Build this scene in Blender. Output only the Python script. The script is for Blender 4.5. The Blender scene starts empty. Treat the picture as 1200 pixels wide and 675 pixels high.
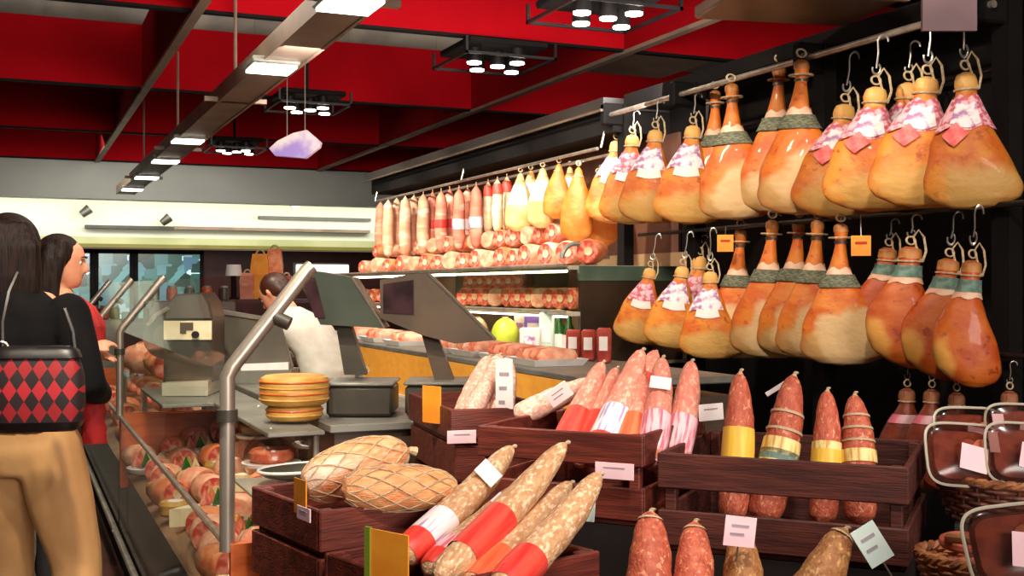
import bpy, bmesh, math, random
import numpy as np
from mathutils import Vector, Matrix, Quaternion

random.seed(7)
C = bpy.context.scene.collection
PI = math.pi
R_ = math.radians

# ------------------------------------------------------------------ camera frame (1200 x 675 photograph)
FPX, CAMZ, YAW = 1350.0, 1.42, R_(23.43)
FW = Vector((math.sin(YAW), math.cos(YAW), 0))
RT = Vector((math.cos(YAW), -math.sin(YAW), 0))

def P(px, py, d):
    return FW*d + RT*(d*(px-600)/FPX) + Vector((0, 0, CAMZ - d*(py-337.5)/FPX))
def depX(px, X):
    return X/(FW.x + RT.x*(px-600)/FPX)
def depY(px, Y):
    return Y/(FW.y + RT.y*(px-600)/FPX)
def PX(px, py, X):
    return P(px, py, depX(px, X))
def PY(px, py, Y):
    return P(px, py, depY(px, Y))
def PZ(px, py, z):
    return P(px, py, (CAMZ-z)*FPX/(py-337.5))
def plan(lat, d, z=0):
    v = FW*d + RT*lat
    return Vector((v.x, v.y, z))

def srgb(r, g, b):
    def f(c):
        c /= 255.0
        return c/12.92 if c <= .04045 else ((c+.055)/1.055)**2.4
    return (f(r), f(g), f(b), 1)

# ------------------------------------------------------------------ materials
def mat(name, c1, c2=None, *a, spec=.5, **k):
    m = mat_(name, c1, c2, *a, **k); m.node_tree.nodes['Principled BSDF'].inputs['Specular IOR Level'].default_value = spec; return m
def mat_(name, c1, c2=None, scale=8, rough=.5, metal=0, bump=0, bscale=None, lo=.35, hi=.65, detail=4, patches=(),
        emit=None, estr=0, rand=0, alpha=1, trans=0, stretch=(1, 1, 1), speck=None, coat=0):
    m = bpy.data.materials.new(name); m.use_nodes = True
    nt = m.node_tree; N = nt.nodes; L = nt.links
    b = N['Principled BSDF']
    b.inputs['Roughness'].default_value = rough
    b.inputs['Metallic'].default_value = metal
    b.inputs['Alpha'].default_value = alpha
    b.inputs['Transmission Weight'].default_value = trans
    b.inputs['Coat Weight'].default_value = coat
    tc = N.new('ShaderNodeTexCoord')
    mp = N.new('ShaderNodeMapping'); mp.inputs['Scale'].default_value = stretch
    L.new(tc.outputs['Object'], mp.inputs['Vector'])
    vec = mp.outputs['Vector']
    if rand:
        oi = N.new('ShaderNodeObjectInfo')
        ad = N.new('ShaderNodeVectorMath'); ad.operation = 'ADD'
        sc = N.new('ShaderNodeVectorMath'); sc.operation = 'SCALE'; sc.inputs[0].default_value = (7, 5, 3)
        L.new(oi.outputs['Random'], sc.inputs['Scale'])
        L.new(vec, ad.inputs[0]); L.new(sc.outputs[0], ad.inputs[1]); vec = ad.outputs[0]
    nz = N.new('ShaderNodeTexNoise'); nz.inputs['Scale'].default_value = scale; nz.inputs['Detail'].default_value = detail
    L.new(vec, nz.inputs['Vector'])
    def mix(fac, a, bb):
        mx = N.new('ShaderNodeMix'); mx.data_type = 'RGBA'
        L.new(fac, mx.inputs['Factor'])
        for s, v in ((6, a), (7, bb)):
            if isinstance(v, tuple): mx.inputs[s].default_value = v
            else: L.new(v, mx.inputs[s])
        return mx.outputs[2]
    def mrange(v, a, bb):
        r = N.new('ShaderNodeMapRange'); r.interpolation_type = 'SMOOTHSTEP'
        r.inputs['From Min'].default_value = a; r.inputs['From Max'].default_value = bb
        L.new(v, r.inputs['Value']); return r.outputs['Result']
    col = mix(mrange(nz.outputs['Fac'], lo, hi), c1, c2 if c2 else c1)
    if speck:
        sc_, thr, scol = speck
        n2 = N.new('ShaderNodeTexNoise'); n2.inputs['Scale'].default_value = sc_; n2.inputs['Detail'].default_value = 2
        L.new(vec, n2.inputs['Vector'])
        col = mix(mrange(n2.outputs['Fac'], thr-.03, thr+.1), col, scol)
    for ctr, ax, r0, r1, pc in patches:
        m1 = N.new('ShaderNodeVectorMath'); m1.operation = 'SUBTRACT'; m1.inputs[1].default_value = ctr
        L.new(tc.outputs['Object'], m1.inputs[0])
        m2 = N.new('ShaderNodeVectorMath'); m2.operation = 'MULTIPLY'; m2.inputs[1].default_value = ax
        L.new(m1.outputs[0], m2.inputs[0])
        ln = N.new('ShaderNodeVectorMath'); ln.operation = 'LENGTH'; L.new(m2.outputs[0], ln.inputs[0])
        n3 = N.new('ShaderNodeTexNoise'); n3.inputs['Scale'].default_value = 9; L.new(vec, n3.inputs['Vector'])
        ma = N.new('ShaderNodeMath'); ma.operation = 'MULTIPLY_ADD'; ma.inputs[1].default_value = (r1)*.9
        L.new(n3.outputs['Fac'], ma.inputs[0]); L.new(ln.outputs['Value'], ma.inputs[2])
        s = N.new('ShaderNodeMath'); s.operation = 'SUBTRACT'; s.inputs[1].default_value = r1*.45
        L.new(ma.outputs[0], s.inputs[0])
        f = mrange(s.outputs[0], r1, r0)
        col = mix(f, col, pc)
    if rand:
        hs = N.new('ShaderNodeHueSaturation')
        r2 = N.new('ShaderNodeMapRange'); r2.inputs['To Min'].default_value = 1-rand; r2.inputs['To Max'].default_value = 1+rand
        L.new(oi.outputs['Random'], r2.inputs['Value']); L.new(r2.outputs['Result'], hs.inputs['Value'])
        L.new(col, hs.inputs['Color']); col = hs.outputs['Color']
    L.new(col, b.inputs['Base Color'])
    if emit:
        b.inputs['Emission Color'].default_value = emit; b.inputs['Emission Strength'].default_value = estr
    if bump:
        bp = N.new('ShaderNodeBump'); bp.inputs['Strength'].default_value = bump; bp.inputs['Distance'].default_value = .01
        n4 = N.new('ShaderNodeTexNoise'); n4.inputs['Scale'].default_value = bscale or scale*3; n4.inputs['Detail'].default_value = 3
        L.new(vec, n4.inputs['Vector'])
        L.new(n4.outputs['Fac'], bp.inputs['Height']); L.new(bp.outputs['Normal'], b.inputs['Normal'])
    return m

def glass_mat(name, tint, transp=.85, rough=.03, gl=.9):
    m = bpy.data.materials.new(name); m.use_nodes = True
    nt = m.node_tree; N = nt.nodes; L = nt.links
    N.remove(N['Principled BSDF'])
    out = N['Material Output']
    t = N.new('ShaderNodeBsdfTransparent'); t.inputs['Color'].default_value = tint
    g = N.new('ShaderNodeBsdfGlossy'); g.inputs['Roughness'].default_value = rough; g.inputs['Color'].default_value = (gl, gl, gl, 1)
    fr = N.new('ShaderNodeFresnel'); fr.inputs['IOR'].default_value = 1.45
    ad = N.new('ShaderNodeMath'); ad.operation = 'MULTIPLY_ADD'; ad.inputs[1].default_value = .3; ad.inputs[2].default_value = (1-transp)*.5; ad.use_clamp = True
    L.new(fr.outputs[0], ad.inputs[0])
    mx = N.new('ShaderNodeMixShader'); L.new(ad.outputs[0], mx.inputs[0]); L.new(t.outputs[0], mx.inputs[1]); L.new(g.outputs[0], mx.inputs[2])
    L.new(mx.outputs[0], out.inputs['Surface'])
    return m

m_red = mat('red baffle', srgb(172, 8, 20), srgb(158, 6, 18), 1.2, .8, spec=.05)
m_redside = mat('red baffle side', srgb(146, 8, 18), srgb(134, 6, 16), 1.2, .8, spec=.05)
m_black = mat('black panel', srgb(14, 12, 12), srgb(20, 17, 16), 3, .75, spec=.15)
m_blackm = mat('black metal', srgb(22, 20, 20), srgb(30, 27, 26), 5, .4, .3)
m_soffit = mat('grey soffit', srgb(175, 178, 168), srgb(158, 160, 152), .6, .5)
m_cornice = mat('dark cornice', srgb(40, 35, 31), srgb(30, 26, 24), 1.5, .4, stretch=(1, .2, 1))
m_cove = mat('white cove', srgb(226, 230, 208), srgb(218, 222, 198), .4, .6, emit=srgb(240, 245, 220), estr=.08)
m_yel = mat('olive yellow trim', srgb(150, 142, 66), srgb(136, 128, 58), 2, .5)
m_maroon = mat('maroon wall', srgb(70, 24, 20), srgb(48, 18, 16), 1.2, .6)
m_floor = mat('dark red tiled floor', srgb(82, 48, 40), srgb(64, 38, 33), 4, .35)
m_slab = mat('plenum slab', srgb(70, 62, 58), srgb(50, 46, 44), .8, .8)
m_duct = mat('galvanised duct', srgb(175, 165, 150), srgb(135, 128, 118), 1.5, .5, .2)
m_steel = mat('brushed steel', srgb(190, 180, 165), srgb(160, 150, 138), 12, .35, .7, stretch=(1, 1, .2))
m_steelmatt = mat('grey painted steel', srgb(140, 138, 128), srgb(120, 118, 108), 6, .45, .3)
m_track = mat('track grey brown', srgb(150, 128, 108), srgb(128, 108, 92), 3, .5, .3)
m_wood = mat('orange wood panel', srgb(206, 98, 38), srgb(180, 78, 28), 3, .4, stretch=(4, 1, 12))
m_caseface = mat('grey green case face', srgb(104, 98, 80), srgb(70, 66, 54), 3, .25, stretch=(1, 1, .3))  # greenish reflection of the lower glass put into the cabinet colour
m_deck = mat('warm deck', srgb(168, 128, 98), srgb(140, 104, 78), 4, .4)
m_amber = mat('amber wood glow', srgb(232, 160, 60), srgb(214, 140, 46), 3, .5, stretch=(1, 4, 8), emit=srgb(226, 150, 50), estr=.35)  # emission stands in for light falling on the wooden front
m_crate = mat('stained crate wood', srgb(112, 46, 32), srgb(80, 32, 24), 5, .5, stretch=(1, 5, 12), bump=.25, bscale=18)
m_crated = mat('dark crate wood', srgb(94, 44, 33), srgb(66, 30, 24), 5, .55, stretch=(1, 5, 12), bump=.25, bscale=18)
m_stand = mat('dark stand', srgb(34, 22, 19), srgb(24, 16, 14), 3, .6)
m_cord = mat('twine', srgb(206, 182, 146), srgb(170, 146, 112), 60, .8)
m_hook = mat('hook steel', srgb(180, 175, 165), None, 5, .3, .9)
m_glass = glass_mat('clear glass', (.93, .97, .93, 1), .9)
m_glassg = glass_mat('green tinted glass', (.72, .84, .76, 1), .84)
m_plastic = glass_mat('clear plastic', (.86, .8, .77, 1), .93, .15, .5)
m_plasticg = glass_mat('pale plastic', (.86, .9, .84, 1), .75, .2)
m_white = mat('white card', srgb(245, 238, 232), srgb(232, 224, 220), 10, .6)
m_pinkcard = mat('pale pink card', srgb(248, 214, 218), srgb(238, 196, 204), 10, .6)
m_orangecard = mat('orange card', srgb(244, 160, 44), srgb(232, 140, 34), 8, .6)
m_greencard = mat('green edge', srgb(120, 140, 40), None, 8, .6)
m_mintcard = mat('pale mint card', srgb(214, 232, 222), srgb(196, 216, 206), 8, .6)
m_ink = mat('printed grey', srgb(178, 160, 168), srgb(150, 136, 146), 30, .7)
m_lamp = mat('lamp diffuser', srgb(255, 250, 235), None, 2, .5, emit=srgb(255, 248, 230), estr=6)
m_shelffill = mat('shelf fill glow', srgb(255, 240, 215), None, 2, .5, emit=srgb(255, 232, 200), estr=9)
m_bulb = mat('spot bulb', srgb(255, 245, 235), None, 2, .5, emit=srgb(255, 240, 225), estr=14)

# hams
ORG, AMB, FAT, FAT2 = srgb(206, 92, 20), srgb(222, 128, 40), srgb(222, 184, 132), srgb(206, 158, 98)
m_hamS = mat('long shank ham', ORG, AMB, 9, .55, bump=.5, bscale=26, rand=.13, coat=.08, speck=(30, .62, srgb(186, 78, 22)),
             patches=[((-.02, -.05, -.66), (.8, .3, 1.1), .08, .14, FAT2), ((.045, -.07, -.60), (1, .35, .85), .11, .155, FAT)])
m_hamI = mat('round ham', srgb(204, 98, 26), srgb(222, 138, 46), 8, .55, bump=.55, bscale=24, rand=.14, coat=.08, speck=(26, .62, srgb(178, 84, 26)),
             patches=[((.02, -.06, -.49), (.8, .35, 1.4), .08, .18, srgb(206, 158, 86)), ((0, 0, -.03), (1, 1, 1), .045, .075, srgb(222, 168, 92))])
m_hamP = mat('russet ham', srgb(190, 74, 18), srgb(208, 104, 32), 8, .5, bump=.35, bscale=20, rand=.1, coat=.1, speck=(22, .62, srgb(160, 56, 18)),
             patches=[((-.11, -.02, -.5), (1.4, .3, .6), .05, .10, srgb(228, 160, 76))])
m_hamD = mat('shade darkened ham', srgb(140, 62, 34), srgb(116, 46, 28), 8, .45, bump=.4, bscale=24, rand=.1)
m_hoof = mat('hoof', srgb(196, 130, 64), srgb(150, 88, 40), 18, .5)
m_band = mat('grey green band', srgb(128, 128, 104), srgb(84, 88, 72), 60, .8, lo=.42, hi=.58, stretch=(1, 1, 3))
m_bandw = mat('white flesh collar', srgb(244, 206, 176), srgb(232, 180, 150), 20, .6)
m_bandg = mat('blue green band', srgb(120, 150, 136), srgb(88, 112, 104), 30, .7)
m_net = mat('pink net label', srgb(240, 190, 200), srgb(205, 90, 110), 40, .6, lo=.42, hi=.58)
m_netw = mat('white violet label', srgb(250, 236, 240), srgb(176, 120, 170), 26, .6, lo=.45, hi=.62)
m_pinktag = mat('red pink tag', srgb(236, 84, 86), srgb(240, 130, 126), 30, .6)
m_cut = mat('cut ham face', srgb(206, 64, 50), srgb(240, 150, 124), 22, .45, lo=.4, hi=.62)
m_joint = mat('pink cured joint', srgb(232, 142, 112), srgb(244, 190, 156), 14, .5, rand=.12, bump=.3, bscale=30)
m_joint2 = mat('orange cured joint', srgb(224, 112, 66), srgb(236, 158, 104), 14, .5, rand=.14, bump=.3, bscale=30)
# sausages
def smat(name, a, b, sp, thr=.6, sc=1.6):
    return mat(name, a, b, 3.2, .6, bump=.4, bscale=9, rand=.1, speck=(4.2, thr, sp), stretch=(1, 1, sc))
m_pinkS = smat('pink salami', srgb(236, 150, 126), srgb(226, 128, 106), srgb(244, 186, 164), .56, 5)
m_bloomS = smat('bloomed salami', srgb(214, 170, 124), srgb(196, 140, 98), srgb(236, 210, 172), .54, 7)
m_brownS = smat('reddish brown salami', srgb(196, 100, 70), srgb(172, 76, 52), srgb(222, 150, 112), .6, 5)
m_tanS = smat('tan dried sausage', srgb(176, 122, 68), srgb(150, 94, 50), srgb(206, 160, 104), .58, 5)
m_paleS = smat('pale pink sausage', srgb(240, 190, 166), srgb(228, 160, 138), srgb(250, 222, 204), .56, 5)
m_redlab = mat('red paper sleeve', srgb(232, 46, 44), srgb(240, 84, 66), 2.5, .45)
m_orlab = mat('orange red sleeve', srgb(246, 92, 52), srgb(248, 128, 84), 2.5, .45)
m_yellab = mat('yellow paper sleeve', srgb(246, 202, 78), srgb(230, 176, 58), 2.5, .5)
m_creamlab = mat('cream paper sleeve', srgb(246, 224, 150), srgb(206, 150, 66), 3, .5, lo=.45, hi=.6)
m_whitelab = mat('white printed sleeve', srgb(248, 232, 232), srgb(170, 150, 190), 4, .5, lo=.5, hi=.62)
m_pinklab = mat('pink printed sleeve', srgb(248, 200, 204), srgb(226, 110, 130), 4, .5, lo=.45, hi=.6)
m_cheese = mat('yellow cheese rind', srgb(210, 164, 84), srgb(186, 134, 58), 10, .5, stretch=(1, 1, 5), bump=.2, bscale=20)
m_cheesew = mat('white cheese', srgb(246, 234, 200), srgb(236, 216, 170), 10, .5)
m_wicker = mat('wicker', srgb(176, 112, 62), srgb(120, 68, 36), 30, .6, bump=.4, bscale=60)
m_wickerd = mat('dark wicker', srgb(120, 66, 44), srgb(80, 40, 30), 30, .6, bump=.4, bscale=60)
m_dried = mat('dark dried meat', srgb(184, 96, 70), srgb(146, 66, 50), 30, .6)
m_slice = mat('sliced meat', srgb(206, 92, 62), srgb(232, 150, 112), 25, .45, rand=.1)
# people
m_skin = mat('skin', srgb(226, 160, 126), srgb(214, 142, 110), 8, .5)
m_hair = mat('dark hair', srgb(20, 12, 11), srgb(38, 22, 16), 14, .6, stretch=(6, 6, .6), spec=.2, bump=.5, bscale=20)
m_hairb = mat('brown hair', srgb(74, 30, 18), srgb(52, 22, 14), 14, .45, stretch=(6, 6, .6))
m_jacket = mat('black jersey', srgb(14, 13, 14), srgb(22, 20, 20), 10, .9, bump=.3, bscale=14, spec=.15)
m_khaki = mat('khaki cotton', srgb(196, 150, 96), srgb(172, 126, 78), 3, .75, bump=.5, bscale=9, stretch=(1, 1, .5))
m_beige = mat('beige top', srgb(222, 178, 140), srgb(204, 150, 116), 8, .75, bump=.3)
m_redc = mat('red cloth', srgb(196, 40, 38), srgb(160, 24, 28), 9, .75, bump=.5, bscale=16)
m_shirt = mat('white shirt', srgb(208, 202, 190), srgb(192, 182, 168), 8, .7, bump=.4, bscale=14)
m_dark = mat('dark trousers', srgb(34, 32, 34), None, 8, .8)
m_leather = mat('black leather', srgb(20, 17, 17), srgb(30, 24, 24), 12, .4)
m_eye = mat('eye white', srgb(235, 228, 220), None, 2, .2)
m_lip = mat('lips', srgb(176, 80, 74), None, 2, .4)
m_ggrey = mat('machine grey', srgb(112, 104, 92), srgb(96, 90, 80), 5, .4, .2)
m_gdark = mat('machine dark grey', srgb(70, 66, 56), srgb(58, 54, 46), 5, .4, .1)
m_gbrown = mat('machine brown grey', srgb(92, 76, 60), srgb(76, 62, 50), 4, .4, .1)
m_screen = mat('dark screen', srgb(36, 26, 28), srgb(60, 40, 44), 10, .15)
m_grngrey = mat('green grey casing', srgb(64, 72, 60), srgb(52, 60, 50), 4, .4, .1)

def argyle():
    m = bpy.data.materials.new('red argyle'); m.use_nodes = True
    N, L = m.node_tree.nodes, m.node_tree.links
    b = N['Principled BSDF']; b.inputs['Roughness'].default_value = .7
    tc = N.new('ShaderNodeTexCoord'); mp = N.new('ShaderNodeMapping')
    mp.inputs['Rotation'].default_value = (0, R_(45), 0); mp.inputs['Scale'].default_value = (1.35, 0.01, 1)
    sk = N.new('ShaderNodeMapping'); sk.inputs['Scale'].default_value = (1.5, 0, 1)
    L.new(tc.outputs['Object'], sk.inputs['Vector']); L.new(sk.outputs[0], mp.inputs['Vector'])
    mp.inputs['Scale'].default_value = (1, 1, 1)
    ck = N.new('ShaderNodeTexChecker'); ck.inputs['Scale'].default_value = 22
    ck.inputs['Color1'].default_value = srgb(168, 26, 36); ck.inputs['Color2'].default_value = srgb(34, 18, 21)
    L.new(mp.outputs[0], ck.inputs['Vector'])
    c2 = N.new('ShaderNodeTexChecker'); c2.inputs['Scale'].default_value = 11
    c2.inputs['Color1'].default_value = (1, 1, 1, 1); c2.inputs['Color2'].default_value = (.72, .6, .6, 1)
    L.new(mp.outputs[0], c2.inputs['Vector'])
    mx = N.new('ShaderNodeMix'); mx.data_type = 'RGBA'; mx.blend_type = 'MULTIPLY'; mx.inputs['Factor'].default_value = 1
    L.new(ck.outputs['Color'], mx.inputs[6]); L.new(c2.outputs['Color'], mx.inputs[7])
    L.new(mx.outputs[2], b.inputs['Base Color'])
    return m
m_argyle = argyle()

def window_mat():
    m = bpy.data.materials.new('lit shop window'); m.use_nodes = True
    N, L = m.node_tree.nodes, m.node_tree.links
    b = N['Principled BSDF']; b.inputs['Roughness'].default_value = .15
    tc = N.new('ShaderNodeTexCoord')
    br = N.new('ShaderNodeTexVoronoi'); br.distance = 'CHEBYCHEV'; br.inputs['Scale'].default_value = 5
    L.new(tc.outputs['Object'], br.inputs['Vector'])
    rp = N.new('ShaderNodeValToRGB'); e = rp.color_ramp.elements
    e[0].position = .0; e[0].color = srgb(30, 44, 40); e[1].position = .95; e[1].color = srgb(190, 220, 225)
    for p_, c_ in ((.35, srgb(56, 92, 84)), (.6, srgb(90, 140, 140)), (.8, srgb(76, 110, 130))):
        k = e.new(p_); k.color = c_
    sp = N.new('ShaderNodeSeparateColor'); L.new(br.outputs['Color'], sp.inputs[0])
    L.new(sp.outputs[0], rp.inputs[0])
    L.new(rp.outputs[0], b.inputs['Base Color']); L.new(rp.outputs[0], b.inputs['Emission Color'])
    b.inputs['Emission Strength'].default_value = .9
    return m
m_window = window_mat()

# ------------------------------------------------------------------ mesh builder
class Prof:
    """lofted body along z: keys (z, cx, cy, rx, ry)"""
    def __init__(self, keys, sub=5):
        k = np.array(keys, float); out = []
        n = len(k)
        for i in range(n-1):
            p0, p1, p2, p3 = k[max(i-1, 0)], k[i], k[i+1], k[min(i+2, n-1)]
            for s in range(sub):
                t = s/sub
                q = .5*((2*p1)+(-p0+p2)*t+(2*p0-5*p1+4*p2-p3)*t*t+(-p0+3*p1-3*p2+p3)*t**3)
                q[0] = p1[0]+(p2[0]-p1[0])*t
                q[3:] = np.maximum(q[3:], .0005)
                out.append(q)
        out.append(k[-1]); self.r = np.array(out)
    def at(self, z):
        r = self.r
        zz = r[:, 0]
        if zz[0] > zz[-1]:
            rr = r[::-1]
        else: rr = r
        return [np.interp(z, rr[:, 0], rr[:, i]) for i in range(1, 5)]
    def pt(self, z, th, off=0):
        cx, cy, rx, ry = self.at(z)
        return (cx+(rx+off)*math.cos(th), cy+(ry+off)*math.sin(th), z)

class MB:
    def __init__(self): self.bm = bmesh.new()
    def box(self, c, s, rot=None, bev=0, seg=1):
        M = Matrix.Translation(Vector(c))
        if rot is not None:
            M = M @ (Matrix.Rotation(rot, 4, 'Z') if isinstance(rot, (int, float)) else rot.to_4x4())
        M = M @ Matrix.Diagonal((s[0], s[1], s[2], 1))
        r = bmesh.ops.create_cube(self.bm, size=1, matrix=M)
        if bev:
            es = list({e for v in r['verts'] for e in v.link_edges})
            bmesh.ops.bevel(self.bm, geom=es, offset=bev, segments=seg, affect='EDGES', profile=.5)
        return self
    def rings(self, rings, cap=True, closed=True):
        bm = self.bm
        vs = [[bm.verts.new(p) for p in r] for r in rings]
        n = len(vs[0])
        for a, b in zip(vs, vs[1:]):
            for i in range(n if closed else n-1):
                j = (i+1) % n
                try: bm.faces.new((a[i], a[j], b[j], b[i]))
                except ValueError: pass
        if cap and closed:
            bm.faces.new(vs[0][::-1]); bm.faces.new(vs[-1])
        return self
    def tube(self, pts, r, seg=8, cap=True):
        pts = [Vector(p) for p in pts]; n = len(pts)
        rr = r if isinstance(r, (list, tuple)) else [r]*n
        T = [(pts[min(i+1, n-1)]-pts[max(i-1, 0)]).normalized() for i in range(n)]
        up = Vector((0, 0, 1)) if abs(T[0].z) < .9 else Vector((1, 0, 0))
        u = T[0].cross(up).normalized(); rings = []
        for i in range(n):
            u = (u - T[i]*u.dot(T[i])).normalized(); v = T[i].cross(u)
            rings.append([pts[i]+(u*math.cos(2*PI*k/seg)+v*math.sin(2*PI*k/seg))*rr[i] for k in range(seg)])
        return self.rings(rings, cap)
    def prof(self, pf, seg=20, f=None):
        rings = []
        for z, cx, cy, rx, ry in pf.r:
            ring = []
            for k in range(seg):
                th = 2*PI*k/seg; m = f(z, th) if f else 1
                ring.append((cx+rx*m*math.cos(th), cy+ry*m*math.sin(th), z))
            rings.append(ring)
        return self.rings(rings)
    def shell(self, pf, z0, z1, t0=0, t1=2*PI, off=.004, nz=5, nt=24, wob=0):
        full = abs(t1-t0-2*PI) < 1e-3
        rings = []
        for i in range(nz+1):
            z = z0+(z1-z0)*i/nz
            rings.append([pf.pt(z+wob*math.sin(5*(t0+(t1-t0)*k/nt)), t0+(t1-t0)*k/nt, off) for k in range(nt if full else nt+1)])
        return self.rings(rings, cap=False, closed=full)
    def sphere(self, c, r, u=14, v=10):
        M = Matrix.Translation(Vector(c)) @ Matrix.Diagonal((*(r if isinstance(r, (tuple, list)) else (r, r, r)), 1))
        bmesh.ops.create_uvsphere(self.bm, u_segments=u, v_segments=v, radius=1, matrix=M); return self
    def cyl(self, c, r, h, seg=24, r2=None, bev=0):
        z0 = c[2]; k = r if r2 is None else r2
        def ring(z, q): return [(c[0]+q*math.cos(2*PI*i/seg), c[1]+q*math.sin(2*PI*i/seg), z) for i in range(seg)]
        rs = [ring(z0, r), ring(z0+h, k)] if not bev else [ring(z0, r-bev), ring(z0+bev, r), ring(z0+h-bev, k), ring(z0+h, k-bev)]
        return self.rings(rs)
    def prism(self, poly, y0, y1):
        """poly in local x,z, extruded along y"""
        return self.rings([[(x, y0, z) for x, z in poly], [(x, y1, z) for x, z in poly]])
    def torus(self, c, R, r, a0=0, a1=2*PI, n=24, seg=6, rot=None):
        pts = []
        for i in range(n+1):
            a = a0+(a1-a0)*i/n; p = Vector((R*math.cos(a), R*math.sin(a), 0))
            if rot is not None: p = rot @ p
            pts.append(Vector(c)+p)
        return self.tube(pts, r, seg)
    def build(self, name, m, parent=None, smooth=True, loc=None, angle=40):
        bmesh.ops.recalc_face_normals(self.bm, faces=self.bm.faces)
        me = bpy.data.meshes.new(name); self.bm.to_mesh(me); self.bm.free()
        if m: me.materials.append(m)
        if smooth:
            me.polygons.foreach_set('use_smooth', [True]*len(me.polygons))
            try: me.set_sharp_from_angle(angle=R_(angle))
            except Exception: pass
        o = bpy.data.objects.new(name, me); C.objects.link(o)
        if parent: o.parent = parent
        if loc is not None: o.location = loc
        return o

LABELS = {}
def tag(o, label, cat, group=None):
    o['label'] = label; o['category'] = cat
    if group: o['group'] = group
    elif 'group' in o: del o['group']
    LABELS.setdefault(label, []).append(o.name)
    return o
def thing(name, label, cat, loc=(0, 0, 0), rz=0, group=None):
    o = bpy.data.objects.new(name, None); C.objects.link(o); o.empty_display_size = .05
    o.location = loc; o.rotation_euler = (0, 0, rz)
    if label: tag(o, label, cat, group)
    return o
KIDS = {}
def kids(o):
    return [c for c in bpy.data.objects if c.parent == o] if o.name not in KIDS else KIDS[o.name]
def freeze(o):
    """remember a prototype's tree so that copies are quick"""
    ks = [c for c in bpy.data.objects if c.parent == o]; KIDS[o.name] = ks
    for c in ks: freeze(c)
    return o
USED = set()
def dup(root, skip=()):
    """first use gives the prototype itself, later ones a copy with copies of its parts"""
    if root.name not in USED:
        USED.add(root.name); return root
    r = root.copy(); C.objects.link(r)
    for ch in KIDS[root.name]:
        c = ch.copy(); C.objects.link(c); c.parent = r
        for g in KIDS[ch.name]:
            d = g.copy(); C.objects.link(d); d.parent = c
    return r
def struct(o):
    o['kind'] = 'structure'; return o
CAM = Vector((0, 0, CAMZ))
def orient(A, B, rad, face=None, roll=0, L=None):
    """matrix taking local z 0..1 to A..B with local -y turned to the camera; radial scale rad"""
    A, B = Vector(A), Vector(B); z = (B-A); ln = z.length; z.normalize()
    f = (face if face is not None else CAM)-(A+B)/2
    y = -(f - z*f.dot(z)).normalized(); x = y.cross(z)
    M = Matrix((x, y, z)).transposed().to_4x4()
    M = Matrix.Translation(A) @ M @ Matrix.Rotation(roll, 4, 'Z') @ Matrix.Diagonal((rad, rad, L or ln, 1))
    return M
ORD = ['', 'first', 'second', 'third', 'fourth', 'fifth', 'sixth', 'seventh', 'eighth', 'ninth', 'tenth', 'eleventh', 'twelfth',
       'thirteenth', 'fourteenth', 'fifteenth', 'sixteenth', 'seventeenth', 'eighteenth', 'nineteenth', 'twentieth',
       'twenty-first', 'twenty-second', 'twenty-third', 'twenty-fourth', 'twenty-fifth', 'twenty-sixth', 'twenty-seventh', 'twenty-eighth']

def bake(o, voxel, smooth=6):
    """fuse overlapping pieces of one object into one continuous skin"""
    md = o.modifiers.new('r', 'REMESH'); md.mode = 'VOXEL'; md.voxel_size = voxel; md.use_smooth_shade = True
    sm = o.modifiers.new('s', 'SMOOTH'); sm.iterations = smooth; sm.factor = .5
    dg = bpy.context.evaluated_depsgraph_get(); dg.update()
    me = bpy.data.meshes.new_from_object(o.evaluated_get(dg))
    ms = list(o.data.materials); o.modifiers.clear(); o.data = me
    me.materials.clear()
    for m in ms: me.materials.append(m)
    me.polygons.foreach_set('use_smooth', [True]*len(me.polygons))
    return o

# ================================================================== PEOPLE
def erings(mb, rows, seg=20):
    """rows: (x, y, z, rx, ry) horizontal elliptic rings"""
    return mb.prof_rows(rows, seg) if hasattr(mb, 'prof_rows') else mb.rings(
        [[(x+rx*math.cos(2*PI*k/seg), y+ry*math.sin(2*PI*k/seg), z) for k in range(seg)] for x, y, z, rx, ry in rows])

def limb(mb, pts, rad, sub=4, seg=12):
    pts = [Vector(p) for p in pts]; out, rr = [], []
    n = len(pts)
    for i in range(n-1):
        for s in range(sub):
            t = s/sub; out.append(pts[i].lerp(pts[i+1], t)); rr.append(rad[i]*(1-t)+rad[i+1]*t)
    out.append(pts[-1]); rr.append(rad[-1])
    q = [out[0]]+[(out[i-1]+out[i]*2+out[i+1])/4 for i in range(1, len(out)-1)]+[out[-1]]
    mb.tube(q, rr, seg)
    mb.sphere(q[0], rr[0]*.98, 10, 8); mb.sphere(q[-1], rr[-1]*.98, 10, 8)

def hand(mb, wrist, direc, palm_n, side, curl=.5):
    w = Vector(wrist); d = Vector(direc).normalized(); n = Vector(palm_n); n = (n-d*n.dot(d)).normalized(); s = d.cross(n)*side
    for k in range(5):
        t = k/4; mb.sphere(w+d*(.02+.06*t), (.014+.016, .014+.014, .022), 8, 6)
    for i, (o_, ln) in enumerate(((-.03, .062), (-.01, .074), (.01, .07), (.028, .055))):
        b = w+d*.085+s*o_
        p1 = b+d*ln*.45+n*ln*.1*curl; p2 = p1+(d*(1-curl*.6)+n*curl*.9).normalized()*ln*.33; p3 = p2+(d*(1-curl)+n*curl*1.3).normalized()*ln*.28
        mb.tube([w+d*.05+s*o_*.8, b, p1, p2, p3], [.011, .010, .009, .0085, .007], 8)
    b = w+d*.03-s*.03
    mb.tube([w+d*.02, b, b+d*.03-s*.018+n*.008, b+d*.055-s*.02+n*.018], [.013, .012, .010, .008], 8)

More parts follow.
